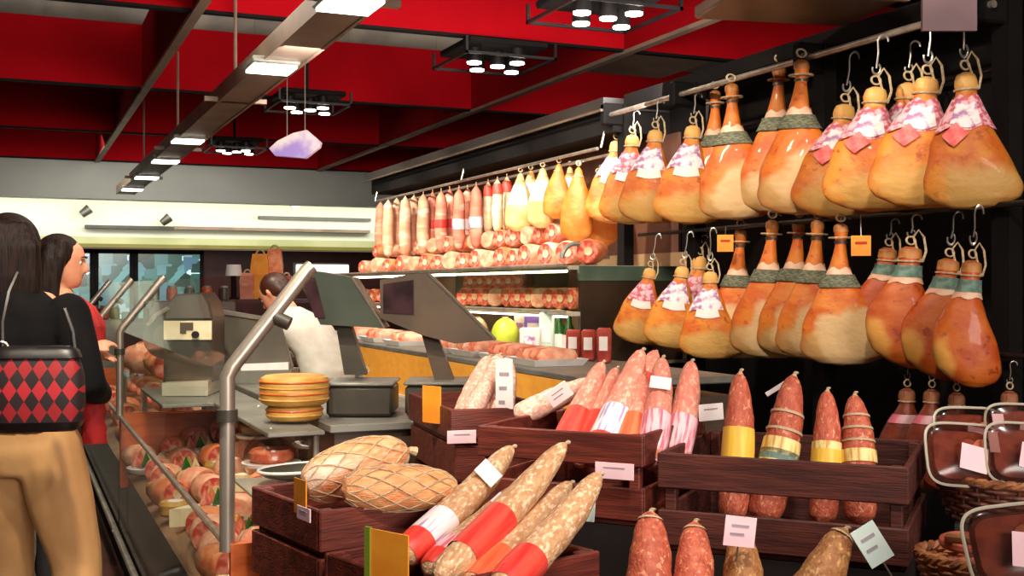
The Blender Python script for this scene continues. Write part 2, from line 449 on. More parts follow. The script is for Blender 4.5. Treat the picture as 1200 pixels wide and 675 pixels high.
def head(mb, c, face, up=(0, 0, 1), s=1.0):
    """c: middle of the head; face: direction of the nose"""
    f = Vector(face).normalized(); u = Vector(up).normalized(); r = f.cross(u).normalized(); u = r.cross(f)
    def T(x, y, z): return Vector(c)+r*x*s+f*y*s+u*z*s
    rows = [(-.115, .035, .030, .028), (-.105, .045, .040, .045), (-.08, .030, .055, .068), (-.04, .012, .068, .085), (0, .0, .074, .095),
            (.04, -.003, .076, .098), (.075, -.008, .068, .088), (.1, -.012, .048, .062), (.115, -.014, .016, .02)]
    rings = []
    for z, cy, rx, ry in rows:
        rings.append([T(rx*math.cos(2*PI*k/18), cy+ry*math.sin(2*PI*k/18), z) for k in range(18)])
    mb.rings(rings)
    mb.tube([T(0, .088, .025), T(0, .098, .005), T(0, .112, -.022), T(0, .1, -.032)], [.009, .011, .014, .012], 8)
    for q in (-1, 1):
        mb.tube([T(q*.076, -.015, .015), T(q*.084, -.018, 0), T(q*.078, -.01, -.025)], [.012, .013, .008], 8)
        mb.tube([T(q*.015, .088, .032), T(q*.04, .08, .034)], [.009, .008], 6)
    return T

def face_parts(T, body):
    for q in (-1, 1):
        e = MB(); e.sphere(T(q*.03, .0775, .008), .011, 10, 8); e.build('eye', m_eye, body)
        e = MB(); e.sphere(T(q*.03, .0835, .008), .0062, 8, 6); e.build('iris', m_hair, body)
        e = MB(); e.tube([T(q*.014, .1, .034), T(q*.03, .097, .038), T(q*.046, .085, .034)], [.003, .004, .002], 6); e.build('eyebrow', m_hair, body)
    e = MB(); e.tube([T(-.022, .078, -.06), T(0, .092, -.057), T(.022, .078, -.06)], [.004, .008, .004], 8); e.build('mouth', m_lip, body)

def shoes(root, an, dirs, m):
    for a, dv in zip(an, dirs):
        d = Vector(dv).normalized(); a = Vector(a)
        mb = MB(); p = [Vector((a.x, a.y, .035))-d*.05, Vector((a.x, a.y, .04)), Vector((a.x, a.y, .032))+d*.09, Vector((a.x, a.y, .024))+d*.17]
        mb.tube(p, [.032, .042, .04, .022], 12); mb.sphere(p[0], .032); mb.tube([Vector((a.x, a.y, .04)), Vector((a.x, a.y, .11))], [.04, .036], 12)
        mb.build('shoe', m, root)

def clothed(root, spine, arms, legs, top_m, trouser_m, top_len, extra=.0, sleeve=1.0, neckz=None, skirt=0):
    """spine rows (x,y,z,rx,ry) bottom to neck; arms/legs: lists of 3 joints"""
    j = MB()
    erings(j, [(x, y, z, rx+.014+extra, ry+.014+extra) for x, y, z, rx, ry in spine if z > top_len])
    for a in arms:
        a = [Vector(p) for p in a]; w = a[1].lerp(a[2], .93*sleeve)
        limb(j, [a[0]+Vector((0, 0, -.01)), a[0].lerp(a[1], .5), a[1], a[1].lerp(w, .5), w], [.072, .064, .054, .048, .042])
    o = bake(j.build('jacket', top_m, root), .012, 5)
    t = MB()
    lo = [r for r in spine if r[2] < top_len+.14]
    erings(t, [(x, y, z, rx+.008, ry+.008) for x, y, z, rx, ry in lo])
    for l in legs:
        l = [Vector(p) for p in l]
        limb(t, [l[0]+Vector((0, 0, .02)), l[0].lerp(l[1], .45), l[1], l[1].lerp(l[2], .4), l[2]+Vector((0, 0, .02))], [.112, .106, .082, .076, .066])
    bake(t.build('trousers', trouser_m, root), .013, 5)

# ---- customer with the argyle handbag, seen from behind
def make_customer():
    base = P(22, 337.5, 3.85); rz = R_(-30)
    root = thing('person', 'person in black jacket and khaki trousers seen from behind, argyle handbag at the hip', 'person', (base.x, base.y, 0), rz)
    sp = [(.0, 0, .80, .12, .10), (0, 0, .88, .168, .125), (0, -.005, .95, .165, .118), (0, .005, 1.05, .135, .10), (0, .01, 1.15, .142, .105),
          (-.005, .0, 1.26, .165, .112), (-.01, -.005, 1.34, .16, .10), (-.015, .0, 1.385, .10, .075), (-.02, .01, 1.42, .055, .055)]
    hc = Vector((-.055, .05, 1.545)); fdir = Vector((-.1, 1, -.12))
    arms = [[(.175, 0, 1.345), (.275, -.05, 1.10), (.2, .18, 1.05)], [(-.185, 0, 1.345), (-.24, .05, 1.08), (-.16, .25, 1.1)]]
    legs = [[(.10, 0, .88), (.20, .02, .49), (.24, -.16, .09)], [(-.085, 0, .88), (-.09, .10, .49), (-.10, .13, .09)]]
    b = MB(); erings(b, sp)
    b.tube([(-.02, .01, 1.38), (-.04, .03, 1.47)], [.05, .05], 12)
    T = head(b, hc, fdir)
    for a, s in zip(arms, (1, -1)):
        limb(b, [a[0], a[1], Vector(a[1]).lerp(Vector(a[2]), .5), a[2]], [.048, .042, .037, .026])
        dv = Vector(a[2])-Vector(a[1]); hand(b, a[2], dv, (-s, 0, -.3), s, .6)
    for l in legs: limb(b, [l[0], Vector(l[0]).lerp(Vector(l[1]), .5), l[1], Vector(l[1]).lerp(Vector(l[2]), .35), l[2]], [.085, .075, .052, .05, .036])
    body = bake(b.build('body', m_skin, root), .0085, 4)
    face_parts(T, body)
    clothed(root, sp, arms, legs, m_jacket, m_khaki, .93, .01)
    h = MB()
    h.sphere(T(0, -.018, .022), (.098, .11, .108), 18, 14)
    for q in range(-3, 4):
        x = q*.028
        h.tube([T(x*.7, -.06-.01*(3-abs(q)), .08), T(x*1.15, -.105+.008*abs(q), 0), T(x*1.2, -.1+.012*abs(q), -.1), T(x*1.1, -.085+.012*abs(q), -.19), T(x*.95, -.075, -.235)],
               [.03, .036, .036, .032, .012], 10)
    bake(h.build('hair', m_hair, root), .010, 4)
    shoes(root, [legs[0][2], legs[1][2]], [(0.05, 1, 0), (-.05, 1, 0)], m_leather)
    return root
customer = make_customer()

def make_shopper():
    base = P(60, 337.5, 5.3); rz = -YAW+R_(-78)
    root = thing('person', 'person with long dark hair in a beige top, seen in profile by the glass case', 'person', (base.x, base.y, 0), rz)
    sp = [(.0, 0, .80, .12, .10), (0, 0, .88, .168, .125), (0, -.005, .95, .165, .118), (0, .005, 1.05, .132, .10), (0, .012, 1.15, .14, .108),
          (0, .01, 1.26, .16, .115), (0, .0, 1.34, .155, .10), (0, .005, 1.385, .10, .075), (0, .015, 1.42, .055, .055)]
    hc = Vector((0, .05, 1.54)); fdir = Vector((0, 1, -.15))
    arms = [[(.17, 0, 1.345), (.22, -.0, 1.08), (.1, .17, 1.14)], [(-.17, 0, 1.345), (-.21, .0, 1.08), (-.06, .17, 1.1)]]
    legs = [[(.085, 0, .88), (.09, .03, .48), (.10, .02, .09)], [(-.085, 0, .88), (-.09, .04, .48), (-.10, -.03, .09)]]
    b = MB(); erings(b, sp)
    b.tube([(0, .01, 1.38), (0, .035, 1.47)], [.05, .05], 12)
    T = head(b, hc, fdir)
    for a, s in zip(arms, (1, -1)):
        limb(b, [a[0], a[1], Vector(a[1]).lerp(Vector(a[2]), .5), a[2]], [.046, .04, .036, .026])
        hand(b, a[2], Vector(a[2])-Vector(a[1]), (-s*.4, 0, -1), s, .6)
    for l in legs: limb(b, [l[0], Vector(l[0]).lerp(Vector(l[1]), .5), l[1], Vector(l[1]).lerp(Vector(l[2]), .35), l[2]], [.085, .075, .052, .05, .036])
    body = bake(b.build('body', m_skin, root), .0085, 4)
    face_parts(T, body)
    clothed(root, sp, arms, legs, m_beige, m_dark, .9, .008)
    h = MB()
    h.sphere(T(0, -.025, .03), (.09, .105, .1), 18, 14)
    for q in range(-3, 4):
        x = q*.027
        h.tube([T(x*.8, -.05, .07), T(x*1.2, -.095+.016*abs(q), 0), T(x*1.25, -.1+.018*abs(q), -.11), T(x*1.2, -.08+.014*abs(q), -.22), T(x, -.07, -.3)],
               [.03, .034, .034, .03, .010], 10)
    for q in (-1, 1):
        h.tube([T(q*.06, -.01, .1), T(q*.092, .0, .02), T(q*.1, -.01, -.08), T(q*.105, .0, -.18), T(q*.09, .0, -.26)], [.026, .03, .032, .03, .01], 10)
    bake(h.build('hair', m_hair, root), .010, 4)
    scarf = MB()
    for k in range(5):
        a = -.5+k*.25
        scarf.tube([(a*.12, .10, 1.37), (a*.25, .15, 1.31), (a*.35+.02, .18, 1.24), (a*.35, .18, 1.17), (a*.3, .17, 1.12)], [.025, .036, .042, .04, .02], 8)
    bake(scarf.build('scarf', m_redc, root), .011, 3)
    shoes(root, [legs[0][2], legs[1][2]], [(.05, 1, 0), (-.05, 1, 0)], m_leather)
    return root
make_shopper()

def make_worker():
    base = P(375, 337.5, 6.7); rz = -YAW+R_(62)          # faces the slicer, bending forward
    root = thing('person', 'person in a white shirt bending over the slicer behind the scales', 'person', (base.x, base.y, 0), rz)
    sp = [(.0, -.06, .80, .13, .10), (0, -.07, .88, .165, .12), (0, -.055, .95, .16, .118), (0, -.01, 1.03, .15, .11), (0, .06, 1.11, .165, .13),
          (0, .13, 1.19, .185, .135), (0, .19, 1.25, .17, .115), (0, .225, 1.285, .10, .08), (0, .25, 1.31, .06, .058)]
    hc = Vector((0, .33, 1.385)); fdir = Vector((0, 1, -.75))
    arms = [[(.19, .18, 1.215), (.23, .27, .99), (.13, .5, 1.0)], [(-.19, .18, 1.215), (-.23, .25, .99), (-.12, .49, 1.0)]]
    legs = [[(.085, -.06, .88), (.10, .02, .48), (.10, -.04, .09)], [(-.085, -.06, .88), (-.10, .03, .48), (-.11, -.04, .09)]]
    b = MB(); erings(b, sp)
    b.tube([(0, .22, 1.28), (0, .3, 1.36)], [.055, .054], 12)
    T = head(b, hc, fdir)
    for a, s in zip(arms, (1, -1)):
        limb(b, [a[0], a[1], Vector(a[1]).lerp(Vector(a[2]), .5), a[2]], [.05, .044, .04, .029])
        hand(b, a[2], Vector(a[2])-Vector(a[1]), (0, 0, -1), s, .5)
    for l in legs: limb(b, [l[0], Vector(l[0]).lerp(Vector(l[1]), .5), l[1], Vector(l[1]).lerp(Vector(l[2]), .35), l[2]], [.085, .075, .055, .052, .038])
    body = bake(b.build('body', m_skin, root), .0085, 4)
    face_parts(T, body)
    clothed(root, sp, arms, legs, m_shirt, m_dark, .86, .012, .55)
    h = MB(); h.sphere(T(0, -.022, .03), (.086, .1, .095), 18, 14)
    h.sphere(T(0, -.06, -.02), (.07, .05, .06), 14, 10)
    bake(h.build('hair', m_hairb, root), .010, 3)
    shoes(root, [legs[0][2], legs[1][2]], [(.1, 1, 0), (-.1, 1, 0)], m_leather)
make_worker()

# handbag on the customer's hip
def make_bag():
    c = P(44, 456, 3.46)
    root = thing('handbag', 'red and black argyle handbag with black trim hanging at the customer hip', 'handbag', (c.x, c.y, c.z), -YAW+R_(6))
    b = MB(); b.rings([[(w*math.copysign(abs(math.cos(a))**.5, math.cos(a)), t*math.copysign(abs(math.sin(a))**.7, math.sin(a)), z) for a in [2*PI*k/28 for k in range(28)]]
             for z, w, t in ((-.115, .11, .035), (-.105, .125, .05), (-.04, .137, .06), (.04, .135, .056), (.09, .122, .042), (.115, .105, .03))])
    b.build('pouch', m_argyle, root)
    t = MB(); t.rings([[(w*math.copysign(abs(math.cos(a))**.5, math.cos(a)), th*math.copysign(abs(math.sin(a))**.7, math.sin(a)), z) for a in [2*PI*k/28 for k in range(28)]]
             for z, w, th in ((.095, .128, .048), (.118, .12, .042), (.13, .1, .028))])
    t.build('top_trim', m_leather, root)
    t = MB(); t.rings([[(w*math.copysign(abs(math.cos(a))**.5, math.cos(a)), th*math.copysign(abs(math.sin(a))**.7, math.sin(a)), z) for a in [2*PI*k/28 for k in range(28)]]
             for z, w, th in ((-.125, .11, .035), (-.112, .126, .05), (-.095, .132, .056))])
    t.build('bottom_trim', m_leather, root)
    s = MB(); s.tube([(-.10, .0, .11), (-.105, .01, .2), (-.1, .05, .29), (-.09, .10, .35)], .009, 8); s.build('strap', m_leather, root)
    s = MB(); s.tube([(.11, .0, .10), (.10, .01, .17), (.07, .03, .24)], .009, 8); s.build('strap', m_leather, root)
    s = MB(); s.torus((-.10, -.01, .125), .018, .004, rot=Matrix.Rotation(R_(90), 3, 'X')); s.build('ring', m_steel, root)
make_bag()
c = P(110, 482, 3.95)
g = MB()
g.rings([[(.7*w*math.cos(a)+.012*math.sin(3*a+z*40), t*math.sin(a), z) for a in [2*PI*k/20 for k in range(20)]]
         for z, w, t in ((-.11, .05, .02), (-.06, .055, .03), (0, .05, .034), (.06, .042, .03), (.10, .03, .02))])
tag(g.build('scarf', m_redc, None, loc=c), 'red cloth hanging beside the argyle handbag', 'cloth')

# ================================================================== SETTING
def sbox(name, c, s, m, bev=0):
    return struct(MB().box(c, s, bev=bev).build(name, m, smooth=False))
sbox('floor', (3, 8.5, -.05), (16, 24, .1), m_floor)
sbox('ceiling', (3, 8.5, 4.75), (16, 24, .1), m_slab)
sbox('wall_right', (10.9, 8.5, 2.35), (.1, 24, 4.7), m_maroon)
sbox('wall_left', (-4.9, 8.5, 2.35), (.1, 24, 4.7), m_maroon)
sbox('wall_far', (3, 19.5, 1.02), (16, .1, 2.05), m_maroon)
# coffered red baffles
for k, y in enumerate((4.75, 8.1, 11.45, 14.8, 18.15)):
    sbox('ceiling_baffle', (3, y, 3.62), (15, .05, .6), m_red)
    sbox('ceiling_baffle_edge', (3, y, 3.315), (15, .07, .02), m_black)
for x in (-2.2, 1.15, 4.5, 7.85):
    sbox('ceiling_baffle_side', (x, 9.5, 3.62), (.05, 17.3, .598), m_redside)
    sbox('ceiling_runner', (x, 9.5, 3.30), (.07, 17.3, .03), m_track)
sbox('ceiling_panel', (5.7, 9.9, 3.62), (1.0, 1.0, .03), mat('beige ceiling panel', srgb(196, 172, 146), srgb(172, 148, 124), 1.5, .7))
# duct work above the baffles
for y in (12.25, 13.5):
    d = MB(); d.tube([(-4, y, 4.2), (10, y, 4.2)], .24, 20)
    for k in range(14): d.tube([(-3.7+k, y, 4.2), (-3.66+k, y, 4.2)], .252, 20)
    tag(d.build('vent_duct', m_duct), 'grey duct above the red ceiling, ' + ('first behind the front panels' if y < 13 else 'deeper in the hall'), 'duct')
# far soffit, luminous cove, trims
sbox('ceiling_soffit', (3, 18.35, 3.04), (15.6, .3, .58), m_soffit)
sbox('wall_cove', (3, 19.3, 2.6), (15.6, .1, .8), m_cove)
sbox('wall_cove_falloff', (3, 19.29, 2.17), (15.6, .1, .12), mat('painted cove falloff', srgb(206, 208, 160), srgb(186, 190, 138), 1, .6))  # greener strip paints the cove light's falloff toward the bottom
sbox('trim_1', (3, 19.2, 2.085), (15.6, .16, .06), m_yel)
sbox('trim_2', (3, 18.19, 3.325), (15.6, .03, .03), m_track)
for i, (x0, x1, y) in enumerate(((100, 205, 266), (205, 435, 269), (305, 436, 256))):
    a, b = PY(x0, y, 19.05), PY(x1, y, 19.05)
    m = MB(); m.box(((a.x+b.x)/2, 19.18, (a.z+b.z)/2), (b.x-a.x, .14, .05))
    tag(m.build('wall_lamp', m_gdark if i != 1 else m_track), ('short dark light channel on the white cove', 'long tan light channel on the white cove', 'upper dark light channel on the white cove')[i], 'light fitting')
for px, py, t in ((101, 248, 'dark spotlight clamped high on the white cove'), (195, 258, 'dark spotlight on the cove light channel'), (347, 240, 'small pale spotlight under the grey soffit')):
    c = PY(px, py, 18.9)
    s = thing('spotlight', t, 'spotlight', c)
    MB().tube([(-.07, 0, -.05), (.05, 0, .05)], [.055, .075], 12).build('lamp_head', m_gdark if px < 300 else m_white, s)
    MB().tube([(0, 0, 0), (0, .25, 0)], .02, 8).build('arm', m_gdark, s)
# windows in the far wall
wx = [(.35, 1.15), (1.22, 1.75), (1.82, 2.85)]
for i, (x0, x1) in enumerate(wx):
    r = bpy.data.objects.new('window_%d' % (i+1), None); C.objects.link(r); r['kind'] = 'structure'; r.location = ((x0+x1)/2, 19.42, 1.45)
    w = x1-x0
    MB().box((0, 0, 0), (w, .02, 1.1)).build('pane', m_window, r)
    f = MB()
    for sx in (-1, 1): f.box((sx*w/2, -.01, 0), (.06, .06, 1.16))
    for sz in (-1, 1): f.box((0, -.01, sz*.55), (w+.06, .06, .06))
    f.build('frame', m_black, r)

# ceiling light track with rectangular lamps
tr = thing('light_track', 'long grey ceiling light track running to the far wall', 'light track', (1.4, 9, 2.655))
m = MB(); m.box((0, .8, .06), (.22, 13.2, .05)); m.build('tray', m_track, tr)
for s in (-1, 1): MB().box((s*.11, .8, .085), (.02, 13.2, .11)).build('rail', m_track, tr)
for y in (-4, -1, 2, 5):
    MB().tube([(0, y, .08), (0, y, .95)], .012, 6).build('suspension_rod', m_track, tr)
    MB().box((0, y, .05), (.42, .05, .03)).build('bracket', m_track, tr)
for i, (px, py) in enumerate(((410, 5), (318, 80), (264, 126), (220, 165), (194, 189), (172, 208), (155, 222))):
    if i == 2: continue
    d = 1.25*FPX/(337.5-py); c = P(px, py, d)
    o = thing('ceiling_lamp', 'white rectangular lamp on the grey ceiling track, ' + ORD[i+1 if i < 2 else i] + ' from the front', 'lamp', c, 0, 'lamps on the ceiling track')
    MB().box((0, 0, .02), (.27, .3, .04), bev=.008).build('housing', m_steelmatt, o)
    MB().box((0, 0, -.006), (.24, .26, .016)).build('diffuser', m_lamp, o)
# recessed black spot clusters
def cluster(px, py, h, w, lab):
    d = h*FPX/(337.5-py); c = P(px, py, d)
    o = thing('spot_cluster', lab, 'ceiling light', (c.x, c.y, CAMZ+h), 0, 'black spot clusters under the ceiling')
    MB().box((0, 0, .13), (w*.9, w*.9, .05), bev=.01).build('housing', m_black, o)
    f = MB()
    for s in (-1, 1):
        f.box((s*w/2, 0, .02), (.02, w+.02, .02)); f.box((0, s*w/2, .02), (w+.02, .02, .02)); f.box((s*w/2, s*w/2, .08), (.02, .02, .12)); f.box((-s*w/2, s*w/2, .08), (.02, .02, .12))
    f.build('frame', m_blackm, o)
    for k, (x, y) in enumerate(((-.28, -.15), (-.1, .22), (.03, -.05), (.15, -.3), (.3, .2))):
        b = MB(); b.tube([(x*w, y*w, .14), (x*w, y*w, -.0)], [.05, .062], 12); l = b.build('lamp', m_blackm, o)
        MB().cyl((x*w, y*w, -.012), .055, .012, 14).build('bulb', m_bulb, l)
    MB().tube([(0, 0, .15), (0, 0, 1.6)], .015, 6).build('suspension_rod', m_blackm, o)
cluster(706, 22, 1.72, .72, 'black square cluster of glowing spots above the ham rack, closest to the ham rails')
cluster(578, 78, 1.72, .72, 'black square cluster of glowing spots above the far hanging meats')
cluster(360, 129, 1.72, .68, 'black square cluster of glowing spots behind the hanging violet sign')
cluster(275, 178, 1.72, .68, 'small far black cluster of spots next to the ceiling track')
# hanging violet sign
c = P(347, 170, 9.0)
o = thing('hanging_sign', 'tilted oblong violet and white sign hanging on two wires', 'sign', c, -YAW)
m_sign = mat('violet white sign', srgb(236, 222, 204), srgb(150, 124, 196), 3.2, .5, lo=.42, hi=.6, emit=srgb(190, 165, 215), estr=.25)
b = MB(); pts = [(-.205, -.03), (-.16, -.085), (.08, -.105), (.19, -.02), (.2, .02), (.09, .115), (-.02, .09), (-.14, .03)]
b.prism(pts, -.03, .03); b.build('board', m_sign, o, angle=30)
for x, z in ((-.07, .06), (.07, .11)): MB().tube([(x, 0, z), (x, 0, 1.6)], .004, 5).build('wire', m_steel, o)
# grey canopy and board over the near hams
c = P(932, 17, 5.0)
o = thing('canopy', 'grey brown canopy panel hung high above the hams', 'canopy', (c.x, c.y, c.z), R_(-12))
MB().box((0, 0, .05), (.74, .5, .06), bev=.01).build('panel', m_gbrown, o)
MB().box((0, -.25, .03), (.78, .03, .03)).build('edge', m_track, o)
for s in (-1, 1): MB().tube([(s*.3, 0, .05), (s*.3, 0, 1.9)], .01, 6).build('suspension_rod', m_track, o)
c = P(1112, 8, 4.25)
o = thing('hanging_signboard', 'dull lilac board hanging behind the top ham rail', 'sign', c, -YAW)
MB().box((0, 0, .06), (.2, .02, .3)).build('board', mat('lilac board', srgb(120, 92, 100), srgb(96, 74, 80), 3, .6), o)
MB().tube([(0, 0, .2), (0, 0, 1.9)], .006, 6).build('wire', m_steel, o)

# ================================================================== HAM WALL
struct(MB().box((3.97, 7.4, 1.33), (.06, 9.4, 2.66)).build('wall_ham', m_black, smooth=False))
sbox('trim_3', (3.70, 9.2, 2.60), (.50, 5.4, .07), m_cornice)
sbox('trim_4', (3.74, 9.2, 2.49), (.44, 5.4, .14), m_black)
sbox('trim_5', (3.44, 9.2, 2.552), (.02, 5.4, .015), m_gbrown)
sbox('trim_6', (3.78, 4.6, 2.62), (.36, 3.8, .08), m_black)
sbox('trim_7', (3.925, 9.1, 2.0), (.02, 5.5, .84), mat('warm brown back wall', srgb(112, 72, 52), srgb(82, 52, 38), 2, .7))
XR = 3.5
rack = thing('ham_rack', 'black rack with steel rails carrying the rows of hanging hams', 'rack', (XR, 5, 0))
def yX(px, X): return PX(px, 337.5, X).y
for px in (733, 816, 966, 1180):
    y = yX(px, 3.62)
    MB().box((.12, y-5, 1.3), (.07, .09, 2.6)).build('post', m_black, rack, smooth=False)
    MB().box((.03, y-5, 2.53), (.16, .06, .14), bev=.01).build('bracket', m_black, rack, smooth=False)
y0, y1 = yX(1165, XR), yX(714, XR)
MB().tube([(0, y0-5, 2.525), (0, y1-5, 2.525)], .016, 10).build('rail', m_steel, rack)
MB().tube([(.04, y0-5.3, 1.745), (.04, 1.2, 1.745)], .012, 10).build('rail', m_blackm, rack)
MB().tube([(.04, y0-5.6, 1.16), (.04, 1.2, 1.16)], .012, 10).build('rail', m_blackm, rack)
MB().tube([(.36, y0-5, 2.36), (.36, 1.2, 2.36)], .012, 8).build('rail', m_blackm, rack)

# ham shapes (hang at the origin, body below, broad face to -y)
pS = Prof([(0, 0, 0, .010, .010), (-.012, 0, 0, .023, .024), (-.05, .002, 0, .026, .026), (-.09, .002, 0, .021, .022), (-.14, .0, 0, .024, .026),
           (-.24, -.004, 0, .039, .038), (-.30, -.004, 0, .058, .05), (-.36, .0, 0, .088, .062), (-.45, .015, 0, .140, .072), (-.55, .025, 0, .172, .078),
           (-.64, .024, 0, .176, .075), (-.70, .016, 0, .146, .062), (-.735, .01, 0, .085, .04), (-.745, .006, 0, .01, .008)])
pI = Prof([(0, 0, 0, .014, .014), (-.012, 0, 0, .034, .034), (-.05, .0, 0, .042, .040), (-.085, .0, 0, .037, .036), (-.13, -.004, 0, .052, .046),
           (-.2, -.010, 0, .084, .062), (-.29, -.010, 0, .122, .074), (-.39, .0, 0, .158, .082), (-.48, .010, 0, .174, .08), (-.54, .014, 0, .150, .066),
           (-.572, .012, 0, .09, .042), (-.583, .010, 0, .015, .01)])
pP = Prof([(0, 0, 0, .014, .012), (-.012, 0, 0, .036, .03), (-.06, .0, 0, .040, .034), (-.12, -.004, 0, .042, .038), (-.17, -.010, 0, .054, .044),
           (-.24, -.018, 0, .082, .058), (-.34, -.022, 0, .118, .068), (-.44, -.012, 0, .142, .072), (-.53, .012, 0, .135, .068), (-.585, .03, 0, .09, .05),
           (-.61, .035, 0, .04, .028), (-.617, .036, 0, .008, .006)])
def lump(a, b):
    return lambda z, th: 1+.04*math.sin(3*th+a+z*9)+.035*math.sin(2*th-b-z*14)+.02*math.sin(5*th+z*31+b)
def hang_cord(root, drop, big=False):
    """cord loop and steel hook above the ham's knob (grows upward from the origin)"""
    c = MB(); c.torus((0, -.01, .03), .020, .0045, n=18, rot=Matrix.Rotation(R_(80), 3, 'X') @ Matrix.Rotation(R_(35), 3, 'Y'))
    c.build('cord', m_cord, root)
    c = MB(); c.torus((0, 0, -.075), .042, .005, n=18); c.build('cord_tie', m_cord, root)
    c = MB()
    if big: c.tube([(.044, -.01, -.075), (.055, -.01, -.02), (.045, -.01, .05), (.025, -.01, .085), (.008, -.008, .05), (.02, -.012, 0), (.04, -.012, -.075)], .005, 6)
    if big: c.build('cord_loop', m_cord, root)
    h = MB(); h.tube([(0, 0, .05), (.004, 0, drop-.03), (0, 0, drop)], .0035, 6)
    h.torus((.0, 0, .048), .014, .0035, a0=R_(-200), a1=R_(60), n=12, rot=Matrix.Rotation(R_(90), 3, 'X'))
    h.torus((.018, 0, drop), .018, .0035, a0=0, a1=PI, n=12, rot=Matrix.Rotation(R_(90), 3, 'X'))
    h.build('hook', m_hook, root)

def protoS():
    r = thing('cured_ham', None, None)
    MB().prof(pS, 28, lump(.5, 1)).build('ham_body', m_hamS, r)
    MB().shell(pS, -.045, .0, off=.003, nz=4).build('hoof', m_hoof, r)
    MB().shell(pS, -.105, -.092, off=.005, nz=2).build('ankle_cord', m_gdark, r)
    MB().shell(pS, -.275, -.235, off=.004, nz=3, wob=.008).build('collar', m_bandw, r)
    MB().shell(pS, -.335, -.268, off=.012, nz=4).build('cloth_band', m_band, r)
    hang_cord(r, .06); return freeze(r)
def protoI(kind):
    r = thing('cured_ham', None, None)
    MB().prof(pI, 28, lump(1.7, .4)).build('ham_body', m_hamI, r)
    if kind == 0:      # netted label low on the leg, red tag
        MB().shell(pI, -.245, -.105, off=.006, nz=5, nt=26, wob=.010).build('net_collar', m_net, r)
        MB().shell(pI, -.232, -.135, R_(-125), R_(-62), off=.012, nz=4, nt=8, wob=.012).build('label', m_netw, r)
        b = MB(); G = []
        for i in range(7):
            G.append([pI.pt(-.268+((i/3-1)-(j/3-1))*.026, R_(-112)+((i/3-1)+(j/3-1))*.20, .016) for j in range(7)])
        b.rings(G, cap=False, closed=False); b.build('tag', m_pinktag, r)
    else:              # white printed label
        MB().shell(pI, -.26, -.12, R_(-150), R_(-40), off=.008, nz=5, nt=14, wob=.008).build('label', m_netw if kind == 1 else m_net, r)
        MB().shell(pI, -.305, -.25, R_(-120), R_(-60), off=.010, nz=3, nt=8, wob=.006).build('seal', m_white, r)
    hang_cord(r, .12, True); return freeze(r)
def protoP():
    r = thing('cured_ham', None, None)
    MB().prof(pP, 26, lump(.2, 2)).build('ham_body', m_hamP, r)
    MB().shell(pP, -.06, .0, off=.003, nz=4).build('shank_end', m_hoof, r)
    MB().shell(pP, -.155, -.095, off=.008, nz=4).build('cloth_band', m_bandg, r)
    MB().shell(pP, -.185, -.15, off=.005, nz=3, wob=.006).build('collar', m_bandw, r)
    hang_cord(r, .10, True); return freeze(r)
S0, I0, I1, I2, P0 = protoS(), protoI(0), protoI(1), protoI(2), protoP()
HT = {'S': (S0, .745), 'I': (I0, .583), 'L': (I1, .583), 'N': (I2, .583), 'P': (P0, .617)}
HAMYAW = R_(-38)
def hang(kind, px, pxb, yt, yb, X, rail_z, label, group, wid=1.0, flip=1, yawadd=0, cat='ham', dpx=0):
    pr, ln = HT[kind]
    d = depX(px, X); top = P(px, yt, d); h = d*(yb-yt)/FPX
    o = dup(pr); s = h/ln
    lean = math.atan2((pxb-px)*.55*d/FPX, h*.75)
    o.rotation_mode = 'XYZ'
    o.matrix_world = Matrix.Translation(top) @ Matrix.Rotation(HAMYAW+R_(yawadd), 4, 'Z') @ Matrix.Rotation(-lean, 4, 'Y') @ Matrix.Diagonal((s*wid*flip*(1.0 if wid > 1.05 else 1.36), s*min(1, wid), s, 1))
    tag(o, label, cat, group)
    # stretch the hook up to its rail
    for c in [k for k in bpy.data.objects if k.parent == o and k.name.startswith('hook')]:
        base = .06 if kind == 'S' else (.12 if kind != 'P' else .10)
        gap = (rail_z-.035-top.z)/s
        c.scale = (1, 1, max(.4, gap/base)) if gap > 0 else (1, 1, .4)
    return o
upper = [('L', 722, 712, 165, 262, 3.60, .80), ('N', 741, 732, 158, 263, 3.50, .82), ('L', 768, 757, 152, 262, 3.42, .85), ('L', 812, 800, 147, 263, 3.5, .85),
         ('S', 838, 838, 106, 254, 3.62, .88), ('S', 857, 866, 98, 258, 3.46, .98), ('S', 913, 908, 76, 250, 3.62, .9), ('S', 939, 935, 70, 252, 3.46, .95),
         ('I', 990, 972, 122, 257, 3.56, .95), ('I', 1026, 1016, 102, 248, 3.44, .95), ('I', 1064, 1052, 97, 246, 3.64, .9), ('I', 1086, 1072, 90, 244, 3.44, .95),
         ('I', 1131, 1142, 85, 246, 3.46, 1.12)]
upper_lab = ['small round cured ham with white label on the top rail, nearest the glass shelves', 'second round ham from far end of top rail, pink printed label',
             'third round ham from the far end of the top rail, white label', 'round cured ham with violet printed label beside the first pair of long-shanked hams, top rail',
             'amber long-shanked ham, farther of the first pair with grey bands on the top rail', 'pale long-shanked ham, closer of the first pair with grey bands on the top rail',
             'orange long-shanked ham, farther of the second and highest pair on the top rail', 'pale long-shanked ham, closer of the second and highest pair on the top rail',
             'round ham with net collar past the upright post, fifth from near end of top rail', 'round ham with white violet collar, fourth from the near end of the top rail',
             'round ham with pink tag tucked behind its neighbour, third from near end of top rail', 'round ham with big red tag, second from the near end of the top rail',
             'broadest round ham with violet collar at the near end of the top rail']
for row, lb in zip(upper, upper_lab):
    k, px, pxb, yt, yb, X, w = row
    hang(k, px, pxb, yt, yb, X, 2.525, lb, 'hams on the top rail', w)
